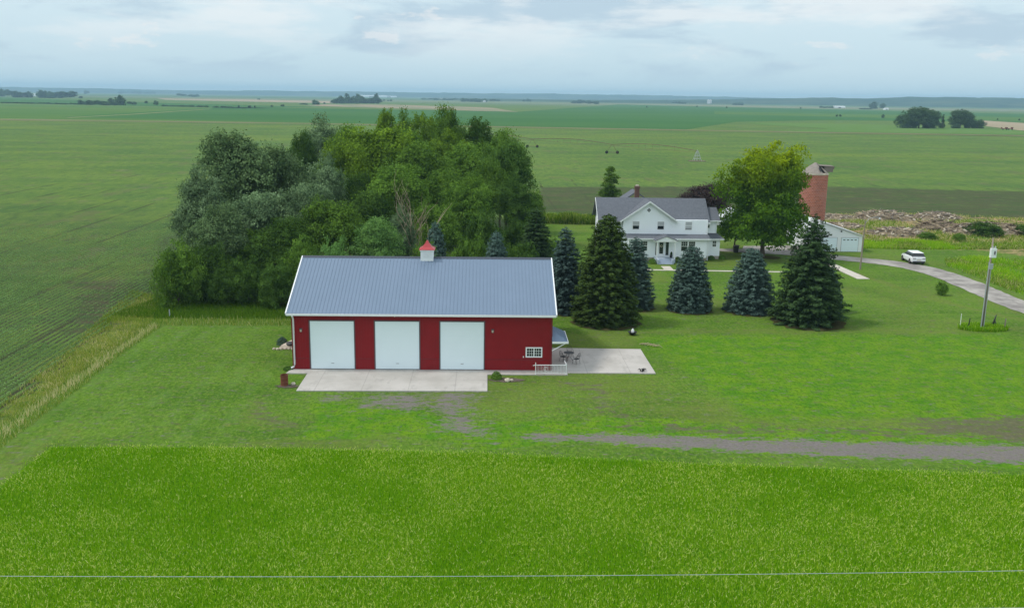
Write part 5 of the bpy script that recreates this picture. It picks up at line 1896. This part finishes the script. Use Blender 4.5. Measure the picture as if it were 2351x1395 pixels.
# ------------------------------------------------------------------ poles
pole = thing('power_pole', 'tall wooden power pole with white meter box in the grass bed', 'pole', (49.9, 90.4, 0))
mb = MB()
mb.tube([(49.9, 90.4, -0.1), (49.92, 90.4, 4.5), (49.95, 90.4, 9.3)], [0.14, 0.12, 0.075], 10)
mb.build('pole_shaft', M['wood'], pole, smooth=True)
mb = MB()
mb.tube([(49.72, 90.22, 0), (49.76, 90.24, 6.9)], 0.05, 7)
mb.tube([(49.98, 90.2, 0), (50.0, 90.22, 6.2)], 0.035, 7)
build_each(mb, 'conduit', M['grey'], pole)
mb = MB()
mb.box(49.66, 50.2, 89.9, 90.22, 7.4, 8.3)
bx_ = mb.build('meter_box', M['white'], pole)
mb = MB()
mb.lathe((49.8, 90.0, 8.35), [(0.05, 0), (0.07, 0.1), (0.03, 0.2)], 8)
mb.lathe((50.05, 90.0, 8.35), [(0.05, 0), (0.07, 0.1), (0.03, 0.2)], 8)
build_each(mb, 'insulator', M['grey'], bx_)
mb = MB()
mb.box(49.94, 50.08, 89.87, 89.898, 7.7, 8.05)
mb.build('label_plate', M['greytrim'], bx_)
mb = MB()
mb.box(49.75, 50.12, 90.1, 90.24, 6.2, 6.75)
mb.build('switch_box', M['grey'], pole)

p2 = thing('yard_light_pole', 'thin wooden pole with a bent lamp arm near the white shed', 'pole', (50.7, 124, 0))
mb = MB()
mb.tube([(50.7, 124, -0.1), (50.75, 124, 3.2), (50.8, 124, 6.6)], [0.12, 0.10, 0.07], 8)
mb.build('pole_shaft', M['wood'], p2)
mb = MB()
mb.tube([(50.8, 124, 6.2), (51.2, 123.9, 6.9), (51.9, 123.7, 7.15), (52.5, 123.6, 7.1)], 0.03, 6)
arm = mb.build('lamp_arm', M['grey'], p2)
mb = MB()
mb.lathe((52.55, 123.6, 6.88), [(0.12, 0), (0.16, 0.06), (0.08, 0.2), (0.04, 0.24)], 10)
mb.build('lamp_head', M['grey'], arm)


def stake(x, y, h, r, label, name='fence_stake', mat='wood', lean=0.0):
    mb = MB()
    mb.tube([(x, y, -0.1), (x + lean, y, h)], [r, r * 0.85], 7)
    mb.box(x - r * 1.1, x + r * 1.1, y - r * 1.1, y + r * 1.1, h * 0.25, h * 0.29)
    return tag(mb.build(name, M[mat]), label, 'stake')


stake(33.0, 92.0, 1.35, 0.06, 'weathered stake standing in front of the tall ragged spruce', lean=0.03)
stake(11.3, 91.0, 1.75, 0.045, 'thin pale stake in front of the olive-brown spruce', mat='palebark')
stake(-32.0, 93.0, 0.85, 0.06, 'grey stake at the foot of the grove corner tree', mat='grey')
stake(47.95, 90.9, 1.5, 0.03, 'thin white-topped stake left of the power pole', 'bed_stake', 'white')
stake(48.6, 90.6, 1.1, 0.06, 'dark stake just left of the power pole base', 'bed_stake', 'black', 0.12)
stake(52.2, 90.3, 1.15, 0.07, 'grey stake at the right end of the pole bed', 'bed_stake', 'wood')
mb = MB()
mb.tube([(51.45, 91.2, 0), (51.55, 91.2, 0.7), (51.7, 91.2, 1.35)], [0.05, 0.09, 0.04], 7)
mb.tube([(51.85, 91.2, 0), (51.62, 91.2, 0.8)], 0.04, 6)
mb.tube([(51.3, 91.2, 0.4), (51.55, 91.2, 0.75)], 0.03, 6)
tag(mb.build('yard_ornament', M['black'], smooth=True), 'dark iron yard ornament in the pole bed', 'ornament')

# overhead wires near the camera
for (y0, y1, z0, lab) in ((23.7, 24.9, 9.0, 'pale overhead wire crossing the whole foreground'), (22.2, 22.68, 8.98, 'lower overhead wire just entering the bottom right corner')):
    mb = MB()
    pts = []
    for k in range(61):
        x = -60 + k * 2.0
        u = (x - 1) / 30
        pts.append((x, y0 + (y1 - y0) * (k / 60), z0 + 0.35 * u * u))
    mb.tube(pts, 0.0075, 6)
    tag(mb.build('overhead_wire', M['grey']), lab, 'wire')

# ------------------------------------------------------------------ small yard things
bar = thing('burn_barrel', 'rusty open burn barrel on the grass left of the barn apron', 'barrel', (-15.75, 70.6, 0))
mb = MB()
mb.lathe((-15.75, 70.6, 0), [(0.29, 0), (0.30, 0.04), (0.285, 0.1), (0.30, 0.3), (0.285, 0.33), (0.30, 0.58), (0.285, 0.6), (0.30, 0.84), (0.305, 0.87), (0.275, 0.87), (0.27, 0.5)], 20)
mb.build('drum', M['rust'], bar)
mb = MB()
mb.lathe((-15.75, 70.6, 0.60), [(0.26, 0), (0.24, 0.05), (0.1, 0.08)], 14)
mb.build('ashes', M['black'], bar)
rng = random.Random(8)
for i, (x, y, s, lab) in enumerate(((-15.1, 70.75, 0.16, 'small grey rock right of the burn barrel'), (1.75, 71.95, 0.2, 'pale rock beside the bush at the apron corner'), (2.05, 72.1, 0.13, 'smaller pale rock right of the bush at the apron corner'))):
    mb = MB()
    mb.blob((x, y, s * 0.5), (s * 1.3, s, s * 0.8), rng, 8, 6, 0.2)
    tag(mb.build('rock', M['stone']), lab, 'rock')
M['treeshade'] = fieldmat('tree_shade_disc', (0.055, 0.052, 0.022), (0.085, 0.085, 0.035), 1.5, 1.0)  # contact shade under the trees, painted as dark ground discs
dirtm = fieldmat('bare_dirt', (0.085, 0.07, 0.055), (0.15, 0.125, 0.10), 3.0, 1.0)
for nm, c, rx, ry_ in (('dirt_patch', (-15.5, 70.4), 0.9, 0.45), ('dirt_bed', (1.6, 72.3), 1.5, 0.55)):
    flat_poly(nm, [(c[0] + rx * cos(2 * pi * k / 22) * (1 + 0.25 * sin(k * 2.7)), c[1] + ry_ * sin(2 * pi * k / 22) * (1 + 0.25 * cos(k * 3.1))) for k in range(22)], 0.012, dirtm)
for k_i, (x, y, rr_) in enumerate(((22.0, 98.5, 2.5), (28.4, 98.3, 2.8), (33.1, 93.2, 3.7), (12.1, 92.6, 3.5), (16.0, 99.4, 2.4), (8.3, 97.2, 2.3), (41.0, 133.3, 1.6))):
    flat_poly('tree_shade_disc', [(x + rr_ * cos(2 * pi * k / 26) * (1 + 0.1 * sin(k * 2.7 + k_i)), y - 0.15 + rr_ * sin(2 * pi * k / 26) * (1 + 0.1 * cos(k * 3.1 + k_i))) for k in range(26)], 0.01, M['treeshade'])
# utility pad left of barn
pad = thing('utility_pad', 'pale stone pad with two round black lids left of the barn', 'utility pad', (-17.3, 82.3, 0))
mb = MB()
mb.add([(-18.6, 81.3, 0), (-16.0, 81.4, 0), (-16.0, 83.6, 0), (-18.1, 83.6, 0), (-18.3, 81.5, 0.32), (-16.1, 81.5, 0.34), (-16.1, 83.4, 0.36), (-17.7, 83.4, 0.34)], [(3, 2, 1, 0), (4, 5, 6, 7), (0, 1, 5, 4), (1, 2, 6, 5), (2, 3, 7, 6), (3, 0, 4, 7)])
mb.build('pad', M['stone'], pad)
for cx_, cy_ in ((-17.5, 81.75), (-16.55, 82.9)):
    mb = MB()
    mb.lathe((cx_, cy_, 0.3), [(0.42, 0), (0.44, 0.12), (0.36, 0.2), (0.1, 0.22)], 16)
    mb.build('lid', M['black'], pad)
mb = MB()
for k in range(9):
    mb.blob((-18.9 + k * 0.33, 81.15 + rng.uniform(-.08, .08), 0.05), (0.17, 0.12, 0.12), rng, 7, 5, 0.2)
build_each(mb, 'edging_stone', M['stone'], pad)
# fire bowl
fb = thing('fire_bowl', 'black fire bowl holding a white jug on the lawn behind the patio', 'fire bowl', (14.1, 87.3, 0))
mb = MB()
mb.lathe((14.1, 87.3, 0), [(0.2, 0), (0.25, 0.08), (0.42, 0.25), (0.45, 0.3), (0.38, 0.28), (0.2, 0.16)], 18)
mb.tube([(13.75, 87.15, 0), (13.85, 87.2, 0.25)], 0.025, 5)
mb.tube([(14.45, 87.15, 0), (14.35, 87.2, 0.25)], 0.025, 5)
mb.build('bowl', M['black'], fb)
mb = MB()
mb.lathe((14.12, 87.3, 0.2), [(0.12, 0), (0.14, 0.05), (0.14, 0.28), (0.05, 0.38), (0.05, 0.42)], 12)
tag(mb.build('jug', M['white'], smooth=True), 'white jug standing in the black fire bowl', 'jug')
mb = MB()
for k in range(7):
    a = rng.uniform(-.5, .5)
    x, y = 14.2 + k * 0.22, 83.6 - k * 0.13
    mb.tube([(x, y, 0.06), (x + 0.35 * cos(a), y + 0.35 * sin(a), 0.16 + rng.uniform(0, .1)), (x + 0.7 * cos(a), y + 0.6 * sin(a), 0.05)], [0.04, 0.035, 0.015], 5)
tag(mb.build('fallen_branch', M['palebark']), 'crooked fallen branch on the lawn near the patio far corner', 'branch')
mb = MB()
rng = random.Random(18)
for k in range(42):
    a = rng.uniform(0, 2 * pi)
    r_ = rng.uniform(0.1, 0.6)
    x, y = 13.0, 74.7
    mb.tube([(x + .1 * cos(a), y + .06 * sin(a), 0.06), (x + r_ * .6 * cos(a), y + r_ * .35 * sin(a), 0.3), (x + r_ * cos(a), y + r_ * .6 * sin(a), 0.12 + rng.uniform(0, .2))], [0.016, 0.012, 0.008], 4)
tag(mb.build('twig_bundle', M['black']), 'dark bundle of bare twigs on the near right corner of the patio', 'twigs')

# patio furniture
def chair(x, y, rz, label):
    o = thing('patio_chair', label, 'chair', (x, y, 0.06), rz, 'wrought iron patio chairs', local=True)
    mb = MB()
    mb.lathe((0, 0, 0.42), [(0.22, 0), (0.24, 0.02), (0.22, 0.04)], 12)
    mb.build('seat', M['black'], o)
    mb = MB()
    mb.tube([(-0.21, 0.18, 0.42), (-0.23, 0.26, 0.75), (-0.12, 0.30, 0.98), (0.12, 0.30, 0.98), (0.23, 0.26, 0.75), (0.21, 0.18, 0.42)], 0.016, 6)
    for k in (-.12, -.04, .04, .12):
        mb.tube([(k, 0.2, 0.44), (k * 1.1, 0.29, 0.95)], 0.009, 5)
    mb.tube([(-0.23, 0.24, 0.66), (-0.26, -0.1, 0.64), (-0.23, -0.2, 0.44)], 0.013, 5)
    mb.tube([(0.23, 0.24, 0.66), (0.26, -0.1, 0.64), (0.23, -0.2, 0.44)], 0.013, 5)
    mb.build('backrest', M['black'], o)
    for sx in (-1, 1):
        for sy in (-1, 1):
            mb = MB()
            mb.tube([(sx * 0.19, sy * 0.17, 0.43), (sx * 0.24, sy * 0.24, 0.0)], 0.015, 5)
            mb.build('leg', M['black'], o)
    return o


chair(6.65, 77.6, 2.2, 'wrought iron chair on the left side of the patio table')
chair(7.35, 79.0, 0.2, 'wrought iron chair at the far side of the patio table')
chair(7.7, 76.9, 4.0, 'wrought iron chair at the near right of the patio table')
tb = thing('patio_table', 'round black wrought iron table on the patio beside the barn', 'table', (7.15, 77.9, 0.06), 0, local=True)
mb = MB()
mb.lathe((0, 0, 0.70), [(0.45, 0), (0.47, 0.015), (0.45, 0.03)], 20)
mb.build('table_top', M['black'], tb)
for k in range(3):
    a = 2 * pi * k / 3
    mb = MB()
    mb.tube([(0.05 * cos(a), 0.05 * sin(a), 0.70), (0.1 * cos(a), 0.1 * sin(a), 0.35), (0.36 * cos(a), 0.36 * sin(a), 0.0)], 0.018, 5)
    mb.build('leg', M['black'], tb)

# ------------------------------------------------------------------ debris heaps
def heap(cx_, cy_, rx, ry_, h, seed, label, kinds=('stone', 'palebark', 'tan'), n=120, base='tan'):
    rng = random.Random(seed)
    o = thing('debris_pile', label, 'debris pile', (cx_, cy_, 0), group='debris piles beyond the driveway')
    hm = lambda x, y: h * max(0, 1 - ((x - cx_) / rx) ** 2 - ((y - cy_) / ry_) ** 2) ** 0.7
    mb = MB()
    N_ = 20
    for j in range(N_ + 1):
        for i in range(N_ + 1):
            x, y = cx_ + rx * (2 * i / N_ - 1), cy_ + ry_ * (2 * j / N_ - 1)
            mb.v.append((x, y, hm(x, y) * rng.uniform(0.5, 0.95) - 0.05))
    for j in range(N_):
        for i in range(N_):
            a = j * (N_ + 1) + i
            mb.f.append((a, a + 1, a + N_ + 2, a + N_ + 1))
    mb.build('mound', M['mound'], o)
    for kd in kinds:
        mb = MB()
        for k in range(n // len(kinds)):
            a, q = rng.uniform(0, 2 * pi), sqrt(rng.random())
            x, y = cx_ + rx * q * cos(a), cy_ + ry_ * q * sin(a)
            z = hm(x, y)
            if kd == 'stone':
                s = rng.uniform(0.12, 0.5)
                c = Vector((x, y, z))
                rot = Matrix.Rotation(rng.uniform(0, 3), 3, 'Z') @ Matrix.Rotation(rng.uniform(-.6, .6), 3, 'X') @ Matrix.Rotation(rng.uniform(-.6, .6), 3, 'Y')
                e = Vector((s * rng.uniform(.7, 1.9), s * rng.uniform(.6, 1.2), s * rng.uniform(0.2, .5)))
                vs = [c + rot @ Vector((e.x * a_, e.y * b_, e.z * c_)) for c_ in (-.5, .5) for a_, b_ in ((-.5, -.5), (.5, -.4), (.4, .5), (-.5, .5))]
                mb.add(vs, [(3, 2, 1, 0), (4, 5, 6, 7), (0, 1, 5, 4), (1, 2, 6, 5), (2, 3, 7, 6), (3, 0, 4, 7)])
            else:
                ln, r_ = rng.uniform(0.8, 3.2), rng.uniform(0.03, 0.11)
                b_ = rng.uniform(0, 2 * pi)
                d = Vector((cos(b_), sin(b_) * .6, rng.uniform(-.15, .35))) * ln * .5
                c = Vector((x, y, z + 0.08))
                mb.tube([c - d, c + Vector((0, 0, rng.uniform(-.1, .1))), c + d], [r_, r_ * .8, r_ * .4], 5)
        tag(mb.build({'stone': 'rubble', 'palebark': 'branches', 'tan': 'dark_timber', 'bark': 'dark_timber'}[kd], M[kd], o), kind='stuff')
    return o


M['mound'] = fieldmat('earth_and_ash', (0.16, 0.13, 0.09), (0.38, 0.31, 0.22), 1.2, 1.0)
heap(65.5, 178, 6.5, 2.5, 0.9, 1, 'low debris pile right behind the silo', n=170)
heap(76.5, 178.5, 6.0, 3.0, 1.7, 2, 'tallest pale debris pile in the far row', n=240)
heap(87.5, 180, 5.0, 2.6, 1.3, 3, 'pale debris pile at the right end of the far row', n=200)
heap(70.2, 157.5, 5.2, 2.4, 1.2, 4, 'debris pile with pale slabs just right of the white shed', n=230)
heap(80.8, 165.0, 4.0, 2.4, 1.5, 5, 'dark timber pile in the middle of the debris ground', kinds=('bark', 'palebark'), n=160)
heap(87.5, 160.5, 8.0, 3.5, 1.9, 6, 'long brushy debris pile at the right edge', kinds=('bark', 'palebark', 'stone'), n=260)
heap(64.0, 166.5, 4.0, 2.2, 0.8, 7, 'low weedy debris pile between silo and white shed', n=110)
for i, (x, y, h, r, lf, lab) in enumerate(((85.5, 158.5, 2.2, 4.2, 'dark', 'scrubby thicket over the long debris pile, its left part'), (93, 159.5, 2.0, 4.2, 'dark', 'scrubby thicket over the long debris pile at the photo edge'),
                                           (73, 152.0, 1.3, 1.8, 'mid', 'low scrub in front of the pale slab pile'), (78, 151.5, 1.2, 1.8, 'mid', 'low scrub right of the pale slab pile'))):
    tree(x, y, h, r, 'bush_a' if i % 2 else 'bush_b', lf, lab, 'scrub', 'scrub_bush', sy=r * 0.6)

# ------------------------------------------------------------------ centre pivot irrigator
M['pipe'] = pmat('rusty_pipe', (0.16, 0.105, 0.08), 0.8, 0.2)
A = G(1600, 370); B = G(1405, 353); C_ = G(1222, 339)
A, B, C_ = Vector((A.x, A.y, 0)), Vector((B.x, B.y, 0)), Vector((C_.x, C_.y, 0))
pv = thing('pivot_irrigator', 'long centre pivot irrigator with wheeled towers standing in the far field', 'irrigator', tuple(A))
mb = MB()
for sx in (-1, 1):
    for sy in (-1, 1):
        mb.tube([(A.x + sx * 1.4, A.y + sy * 1.4, 0), (A.x + sx * 0.25, A.y + sy * .25, 3.7)], 0.07, 5)
for z, s in ((0.9, 1.1), (2.0, 0.75)):
    for a, b in (((-1, -1), (1, -1)), ((1, -1), (1, 1)), ((1, 1), (-1, 1)), ((-1, 1), (-1, -1))):
        mb.tube([(A.x + a[0] * s, A.y + a[1] * s, z), (A.x + b[0] * s, A.y + b[1] * s, z)], 0.05, 4)
mb.tube([(A.x, A.y, 0), (A.x, A.y, 4.1)], 0.1, 6)
mb.build('pivot_tower', M['grey'], pv)
mb = MB()
mb.box(A.x - 3, A.x + 3, A.y - 2, A.y + 2, 0.0, 0.12)
mb.build('concrete_pad', M['pipe'], pv)
D_ = C_ + (C_ - B)
for P0, P1 in ((A, B), (B, C_), (C_, D_)):
    mb = MB()
    for dzz, arc in ((3.7, 1.2), (3.3, -0.1)):
        pts = [P0.lerp(P1, k / 12) + Vector((0, 0, dzz + arc * sin(pi * k / 12))) for k in range(13)]
        mb.tube(pts, 0.11 if dzz > 3.5 else 0.035, 5)
    for k in range(1, 12):
        q = P0.lerp(P1, k / 12)
        mb.tube([q + Vector((0, 0, 3.7 + 1.2 * sin(pi * k / 12))), q + Vector((0, 0, 3.3 - 0.1 * sin(pi * k / 12)))], 0.04, 4)
    mb.build('span', M['pipe'], pv)
for P1 in (B, C_):
    mb = MB()
    for s in (-1, 1):
        mb.tube([(P1.x + s * 2.2, P1.y - 0.3 * s, 0.5), (P1.x + s * 0.2, P1.y, 3.7)], 0.07, 5)
    mb.tube([(P1.x - 2.3, P1.y + .3, 0.6), (P1.x + 2.3, P1.y - .3, 0.6)], 0.09, 5)
    tw_ = mb.build('drive_tower', M['pipe'], pv)
    for s in (-1, 1):
        mb = MB()
        mb.tube([(P1.x + s * 2.2, P1.y - 0.25, 0.6), (P1.x + s * 2.2, P1.y + 0.1, 0.6)], 0.62, 12)
        mb.build('wheel', M['tyre'], tw_)

# ------------------------------------------------------------------ far trees and farmsteads
FT = {}
for key, kind, seed in (('a', 'bush', 71), ('b', 'oak', 72), ('c', 'narrow', 73), ('d', 'bush', 74)):
    V, T, lobes = crown(kind, seed, 1500, 0.5)
    tm = trunk_mb(8 if kind != 'bush' else 3, 0.3, lobes, random.Random(seed), 4)
    FT[key] = (np_mesh('far_crown_' + key, V, 4, L['far'], T), np.percentile(V[:, 2], 99.7), np.percentile(np.hypot(V[:, 0], V[:, 1]), 98))


def far_tree(px, base, toppx, hwpx, label, group, key='a', cat='tree'):
    b = G(px, base)
    tp = GY(px, toppx, b.y)
    s_ = F / (b.y * cos(PITCH))
    me, zm, rad = FT[key]
    o = mesh_obj('far_tree', me, loc=(b.x, b.y, 0))
    r = hwpx / s_
    o.scale = (r / rad, r / rad, max(tp.z, 1) / zm)
    o.rotation_euler = (0, 0, random.uniform(0, 6.28))
    return tag(o, label, cat, group)


def cluster(x0, x1, base, top, n, label, group, hw=9, key='abc', slope=0.0136, var=0.35, taper=0):
    for i in range(n):
        f_ = (i + 0.5) / n
        x = x0 + (x1 - x0) * f_ + random.uniform(-1, 1) * (x1 - x0) / n * 0.35
        b = base + (x - x0) * slope + random.uniform(-0.5, 0.3)
        tp = top + (x - x0) * slope + random.uniform(0, 1) * (base - top) * var
        far_tree(x, b, tp, hw * random.uniform(0.8, 1.2), label, group, random.choice(key))


cluster(4, 40, 222, 203, 4, 'dark round tree of the far farmstead grove at the photo left edge', 'far farmstead grove at left edge', 9)
cluster(36, 72, 224, 209, 4, 'dark tree behind the small white farm roofs at far left', 'trees behind far left farm roofs', 9)
cluster(88, 174, 225, 206, 11, 'dark tree of the long rectangular grove at far left', 'far left long grove', 10)
cluster(190, 206, 216, 207, 2, 'small hazy tree right of the long far left grove', 'hazy trees right of the long grove', 5)
cluster(270, 360, 215, 208, 8, 'hazy blue tree of a distant tree line left of centre', 'distant left tree line', 8, 'ab')
cluster(366, 402, 215.5, 210.5, 5, 'tiny hazy tree ending the distant left tree line', 'end of the distant left tree line', 6)
cluster(410, 426, 222, 213, 2, 'left one of two small groves beyond the tan field', 'small grove left of pair', 7)
cluster(436, 455, 223, 215.5, 3, 'right low grove of the pair beyond the tan field', 'small grove right of pair', 7)
cluster(2, 175, 237, 233.5, 20, 'low bush of the hedgerow at the left edge field', 'hedgerow bushes left part', 6, 'd', 0.016)
cluster(182, 268, 240.5, 229, 9, 'dark hedgerow tree left of the tallest hedgerow tree', 'dark hedgerow trees', 9, 'ab', 0.02)
far_tree(277, 241.5, 218.5, 13, 'tallest tree standing in the left hedgerow', 'tallest hedgerow tree', 'a')
far_tree(255, 241, 225, 8, 'second tallest hedgerow tree, left of the tallest', 'second hedgerow tree', 'b')
cluster(292, 312, 241.5, 231, 3, 'hedgerow tree right of the tallest hedgerow tree', 'hedgerow trees right of tallest', 6, 'bc')
far_tree(186, 228, 221, 5, 'small lone tree above the start of the dark hedgerow', 'lone tree above hedgerow', 'c')
far_tree(336, 240, 232, 4.5, 'small loose tree in the gap of the hedgerow', 'gap tree', 'c')
far_tree(358, 243, 230.5, 6, 'isolated tall bush in the right part of the hedgerow', 'isolated hedgerow bush', 'b')
cluster(372, 480, 244, 240, 13, 'low bush of the hedgerow right of the isolated tall bush', 'hedgerow bushes middle part', 5, 'd', 0.022)
cluster(488, 536, 247, 243, 6, 'low bush near the right end of the hedgerow', 'hedgerow bushes right part', 5, 'd', 0.02)
for x, y, w_ in ((548, 246.5, 2.5), (573, 247, 4.5), (585, 247.3, 2), (624, 246, 3), (649, 244.5, 5)):
    far_tree(x, y, y - 4.5, w_, 'tiny isolated bush in a line toward the grove skyline', 'tiny bushes in line', 'd')
cluster(690, 706, 240.5, 236.5, 3, 'low bushes left of the far twin trees', 'low bushes by twin trees', 5, 'd')
cluster(718, 732, 240.5, 227.5, 2, 'one of the two far twin trees beyond the grove', 'far twin trees', 6, 'a')
far_tree(745, 239, 235, 3, 'tiny round bush right of the far twin trees', 'tiny bush', 'd')
cluster(764, 876, 237.5, 219, 17, 'dark tree of the large far grove beyond the barn grove', 'large far grove', 9, 'abc', 0.008, 0.5)
far_tree(797, 236, 214.5, 6, 'left spire tree of the large far grove', 'left spire', 'c')
far_tree(822, 237, 216, 12, 'broadest tree in the middle of the large far grove', 'broad middle', 'a')
far_tree(864, 238, 214.5, 5, 'tallest spire tree at the right of the large far grove', 'right spire', 'c')
cluster(880, 900, 232.5, 227.5, 3, 'small tree right of the large far grove', 'right of large far grove', 3, 'd')
cluster(965, 1052, 229.5, 224, 9, 'hazy low tree of the distant line at centre', 'distant centre line', 6, 'ad')
cluster(1060, 1120, 234, 225, 8, 'tree of the far grove at centre right of the tan field', 'far centre grove', 7, 'ab')
cluster(1125, 1144, 234, 226.5, 3, 'loose tree at the right end of the far centre grove', 'end of centre grove', 5, 'c')
cluster(1199, 1223, 233.5, 226, 3, 'hazy tree of the small grove above the right shoulder of the barn grove', 'small hazy grove', 5, 'a')
far_tree(1240, 231.5, 229.5, 3, 'tiny hazy bush at centre horizon', 'tiny hazy bush', 'd')
cluster(1316, 1372, 237.5, 228, 8, 'dark tree of the far grove right of centre', 'far grove right of centre', 7, 'ab', 0.03)
cluster(1543, 1575, 238, 232.5, 5, 'hazy tree of the flat distant row near the bluffs', 'flat distant row', 5, 'ad')
cluster(1681, 1706, 241.5, 235.5, 4, 'tree of the small square distant grove below the bluffs', 'small square grove', 5, 'ad')
cluster(1880, 1916, 248, 243, 5, 'low tree left of the white distant barn', 'low trees by white distant barn', 5, 'ad')
far_tree(2006, 250, 233.5, 11, 'larger hazy tree of a pair right of the white distant barn', 'larger of pair', 'a')
far_tree(2026, 251, 237, 8, 'smaller hazy tree of a pair right of the white distant barn', 'smaller of pair', 'b')
cluster(1975, 2000, 251, 247, 4, 'low bush left of the hazy pair of trees', 'bushes by hazy pair', 6, 'd')
for x, y in ((1921, 268), (1929, 268)):
    far_tree(x, y, y - 5, 3.2, 'one of two tiny bushes touching in the green field', 'two tiny touching bushes', 'd')
far_tree(2027, 271, 262.5, 4, 'small lone round tree left of the near copse', 'lone round tree', 'a')
far_tree(2290, 276, 272, 2, 'tiny bush right of the near copse in the green field', 'tiny right bush', 'd')
far_tree(2340, 277, 272.5, 2.5, 'tiny bush at the right photo edge', 'tiny edge bush', 'd')
far_tree(594, 229, 226, 4, 'tiny hazy tree on the tan field edge', 'tiny tan tree', 'd')
for x, y in ((1485, 247.5), (1600, 246), (1668, 248), (1838, 250)):
    far_tree(x, y, y - 3.5, 2, 'tiny lone bush in the wide green fields right of centre', 'tiny lone bushes right of centre', 'd')

# the near copse at the right, full trees
RC = 'trees of the copse in the far field at right'
for px, py, w_, key, lab in ((2105, 246, 34, 'oak', 'broad dark tree in the middle of the left copse group'), (2077, 256, 22, 'bush_a', 'dark tree at the left end of the copse'),
                             (2138, 253, 17, 'oak', 'dark tree at the right end of the left copse group'), (2090, 270, 18, 'bush_a', 'low dark tree in front of the left copse group'), (2125, 268, 18, 'bush_b', 'low tree at the foot of the left copse group'),
                             (2205, 252, 27, 'oak', 'broad airy tree of the right copse group'), (2243, 274, 20, 'bush_a', 'low round tree at the right end of the copse'), (2225, 270, 14, 'bush_b', 'low tree below the broad airy tree'),
                             (2158, 262, 4, 'narrow_a', 'thin sparse tree in the gap of the copse'), (2166, 281, 8, 'bush_a', 'low bush in the gap of the copse'), (2186, 284, 10, 'bush_b', 'low bush left of the broad airy tree')):
    b = G(px, 294.5)
    tp = GY(px, py, b.y)
    s_ = F / (b.y * cos(PITCH))
    tree(b.x, b.y + random.uniform(-6, 6), tp.z, w_ / s_, key, 'far', lab, group=RC)


def gable(name, px, base, wpx, hpx, label, wallm='white', roofm='farroof', cat='building', depth=12, ridge='x'):
    b = G(px, base)
    s_ = F / (b.y * cos(PITCH))
    w_, h = wpx / s_, hpx / s_
    o = thing(name, label, cat, (b.x, b.y, 0), local=True)
    mb = MB()
    mb.extr([(0, 0.0), (depth, 0.0), (depth, h * .62), (depth / 2, h * .98), (0, h * .62)], 'x', -w_ / 2, w_ / 2)
    mb.build('wall', M[wallm], o)
    mb = MB()
    for sg in (0, 1):
        y0, y1 = (-.4, depth / 2) if sg == 0 else (depth + .4, depth / 2)
        q = [(-w_ / 2 - .4, y0, h * .62), (w_ / 2 + .4, y0, h * .62), (w_ / 2 + .4, y1, h), (-w_ / 2 - .4, y1, h)]
        mb.slab(q if sg == 0 else q[::-1], 0.15)
    mb.build('roof', M[roofm], o)
    mb = MB()
    mb.box(-w_ * .12, w_ * .12, -0.08, 0.01, 0.0, h * .5)
    mb.build('door', M['greytrim'], o)
    return o


gable('far_farm_building', 57, 222.5, 13, 5.5, 'white farm roof left of the far left grove, larger one', 'grey')
gable('far_farm_building', 75, 221.5, 9, 6, 'small white farm building between the two far left groves')
gable('far_farm_building', 855, 223.6, 64, 4.5, 'long low white building on the horizon behind the large far grove', depth=30)
gable('far_farm_building', 893, 223.6, 34, 3, 'lower white building continuing right of the long white one', depth=30)
gable('far_farm_building', 813, 235.8, 9, 5.5, 'small pale house in front of the large far grove', 'stone', 'tan')
gable('far_farm_building', 1020, 229.6, 24, 3.0, 'long pale building in the distant line at centre', depth=20)
gable('far_farm_building', 1112, 234.6, 5, 3.0, 'tiny white building beside the far centre grove')
gable('far_farm_building', 1605, 237.5, 22, 3, 'long pale building below the bluffs right of centre', depth=20)
gable('far_farm_building', 1640, 238.5, 16, 3, 'pale building below the bluffs, right neighbour of the long one', depth=20)
gable('far_farm_building', 1928, 248.5, 26, 5, 'distant white barn left of the hazy pair of trees', depth=20)
gable('far_farm_building', 2036, 252.5, 9, 4.5, 'small white house right of the hazy pair of trees')
mb = MB()
for px in (1626, 1631):
    b = G(px, 239)
    mb.lathe((b.x, b.y, 0), [(5, 0), (5, 16), (1, 19)], 12)
tag(mb.build('grain_bins', M['farroof']), 'pair of hazy pale grain bins below the bluffs', 'grain bins')
for px, w_ in ((2305, 11), (2318, 8)):
    b = G(px, 298.5)
    o = thing('farm_trailer', 'low rusty farm trailer at the field edge near the right, ' + ('left one' if px < 2310 else 'right one'), 'trailer', (b.x, b.y, 0), local=True)
    mb = MB()
    mb.box(-2.4, 2.4, -1.1, 1.1, 0.9, 1.3)
    mb.box(-2.4, -2.1, -1.1, 1.1, 1.3, 2.1)
    mb.box(1.2, 2.4, -1.0, 1.0, 1.3, 2.3)
    mb.build('bed', M['rust'], o)
    for sx in (-1.5, 1.5):
        mb = MB()
        mb.tube([(sx, -1.15, 0.5), (sx, -0.9, 0.5)], 0.5, 12)
        mb.build('wheel', M['tyre'], o)

# ------------------------------------------------------------------ haze
hz = MB()
hz.box(-11800, 11800, -11800, 11800, -1.6, 90)
hm_ = bpy.data.materials.new('haze')
hm_.use_nodes = True
t = NT(hm_.node_tree)
t.N.remove(t.N['Principled BSDF'])
pvn = t.n('ShaderNodeVolumePrincipled')
pvn.inputs['Color'].default_value = (0.50, 0.80, 1.0, 1)
pvn.inputs['Density'].default_value = 0.00013
pvn.inputs['Anisotropy'].default_value = 0.0
t.link(pvn.outputs[0], t.N['Material Output'].inputs['Volume'])
tag(hz.build('haze', hm_), kind='stuff')
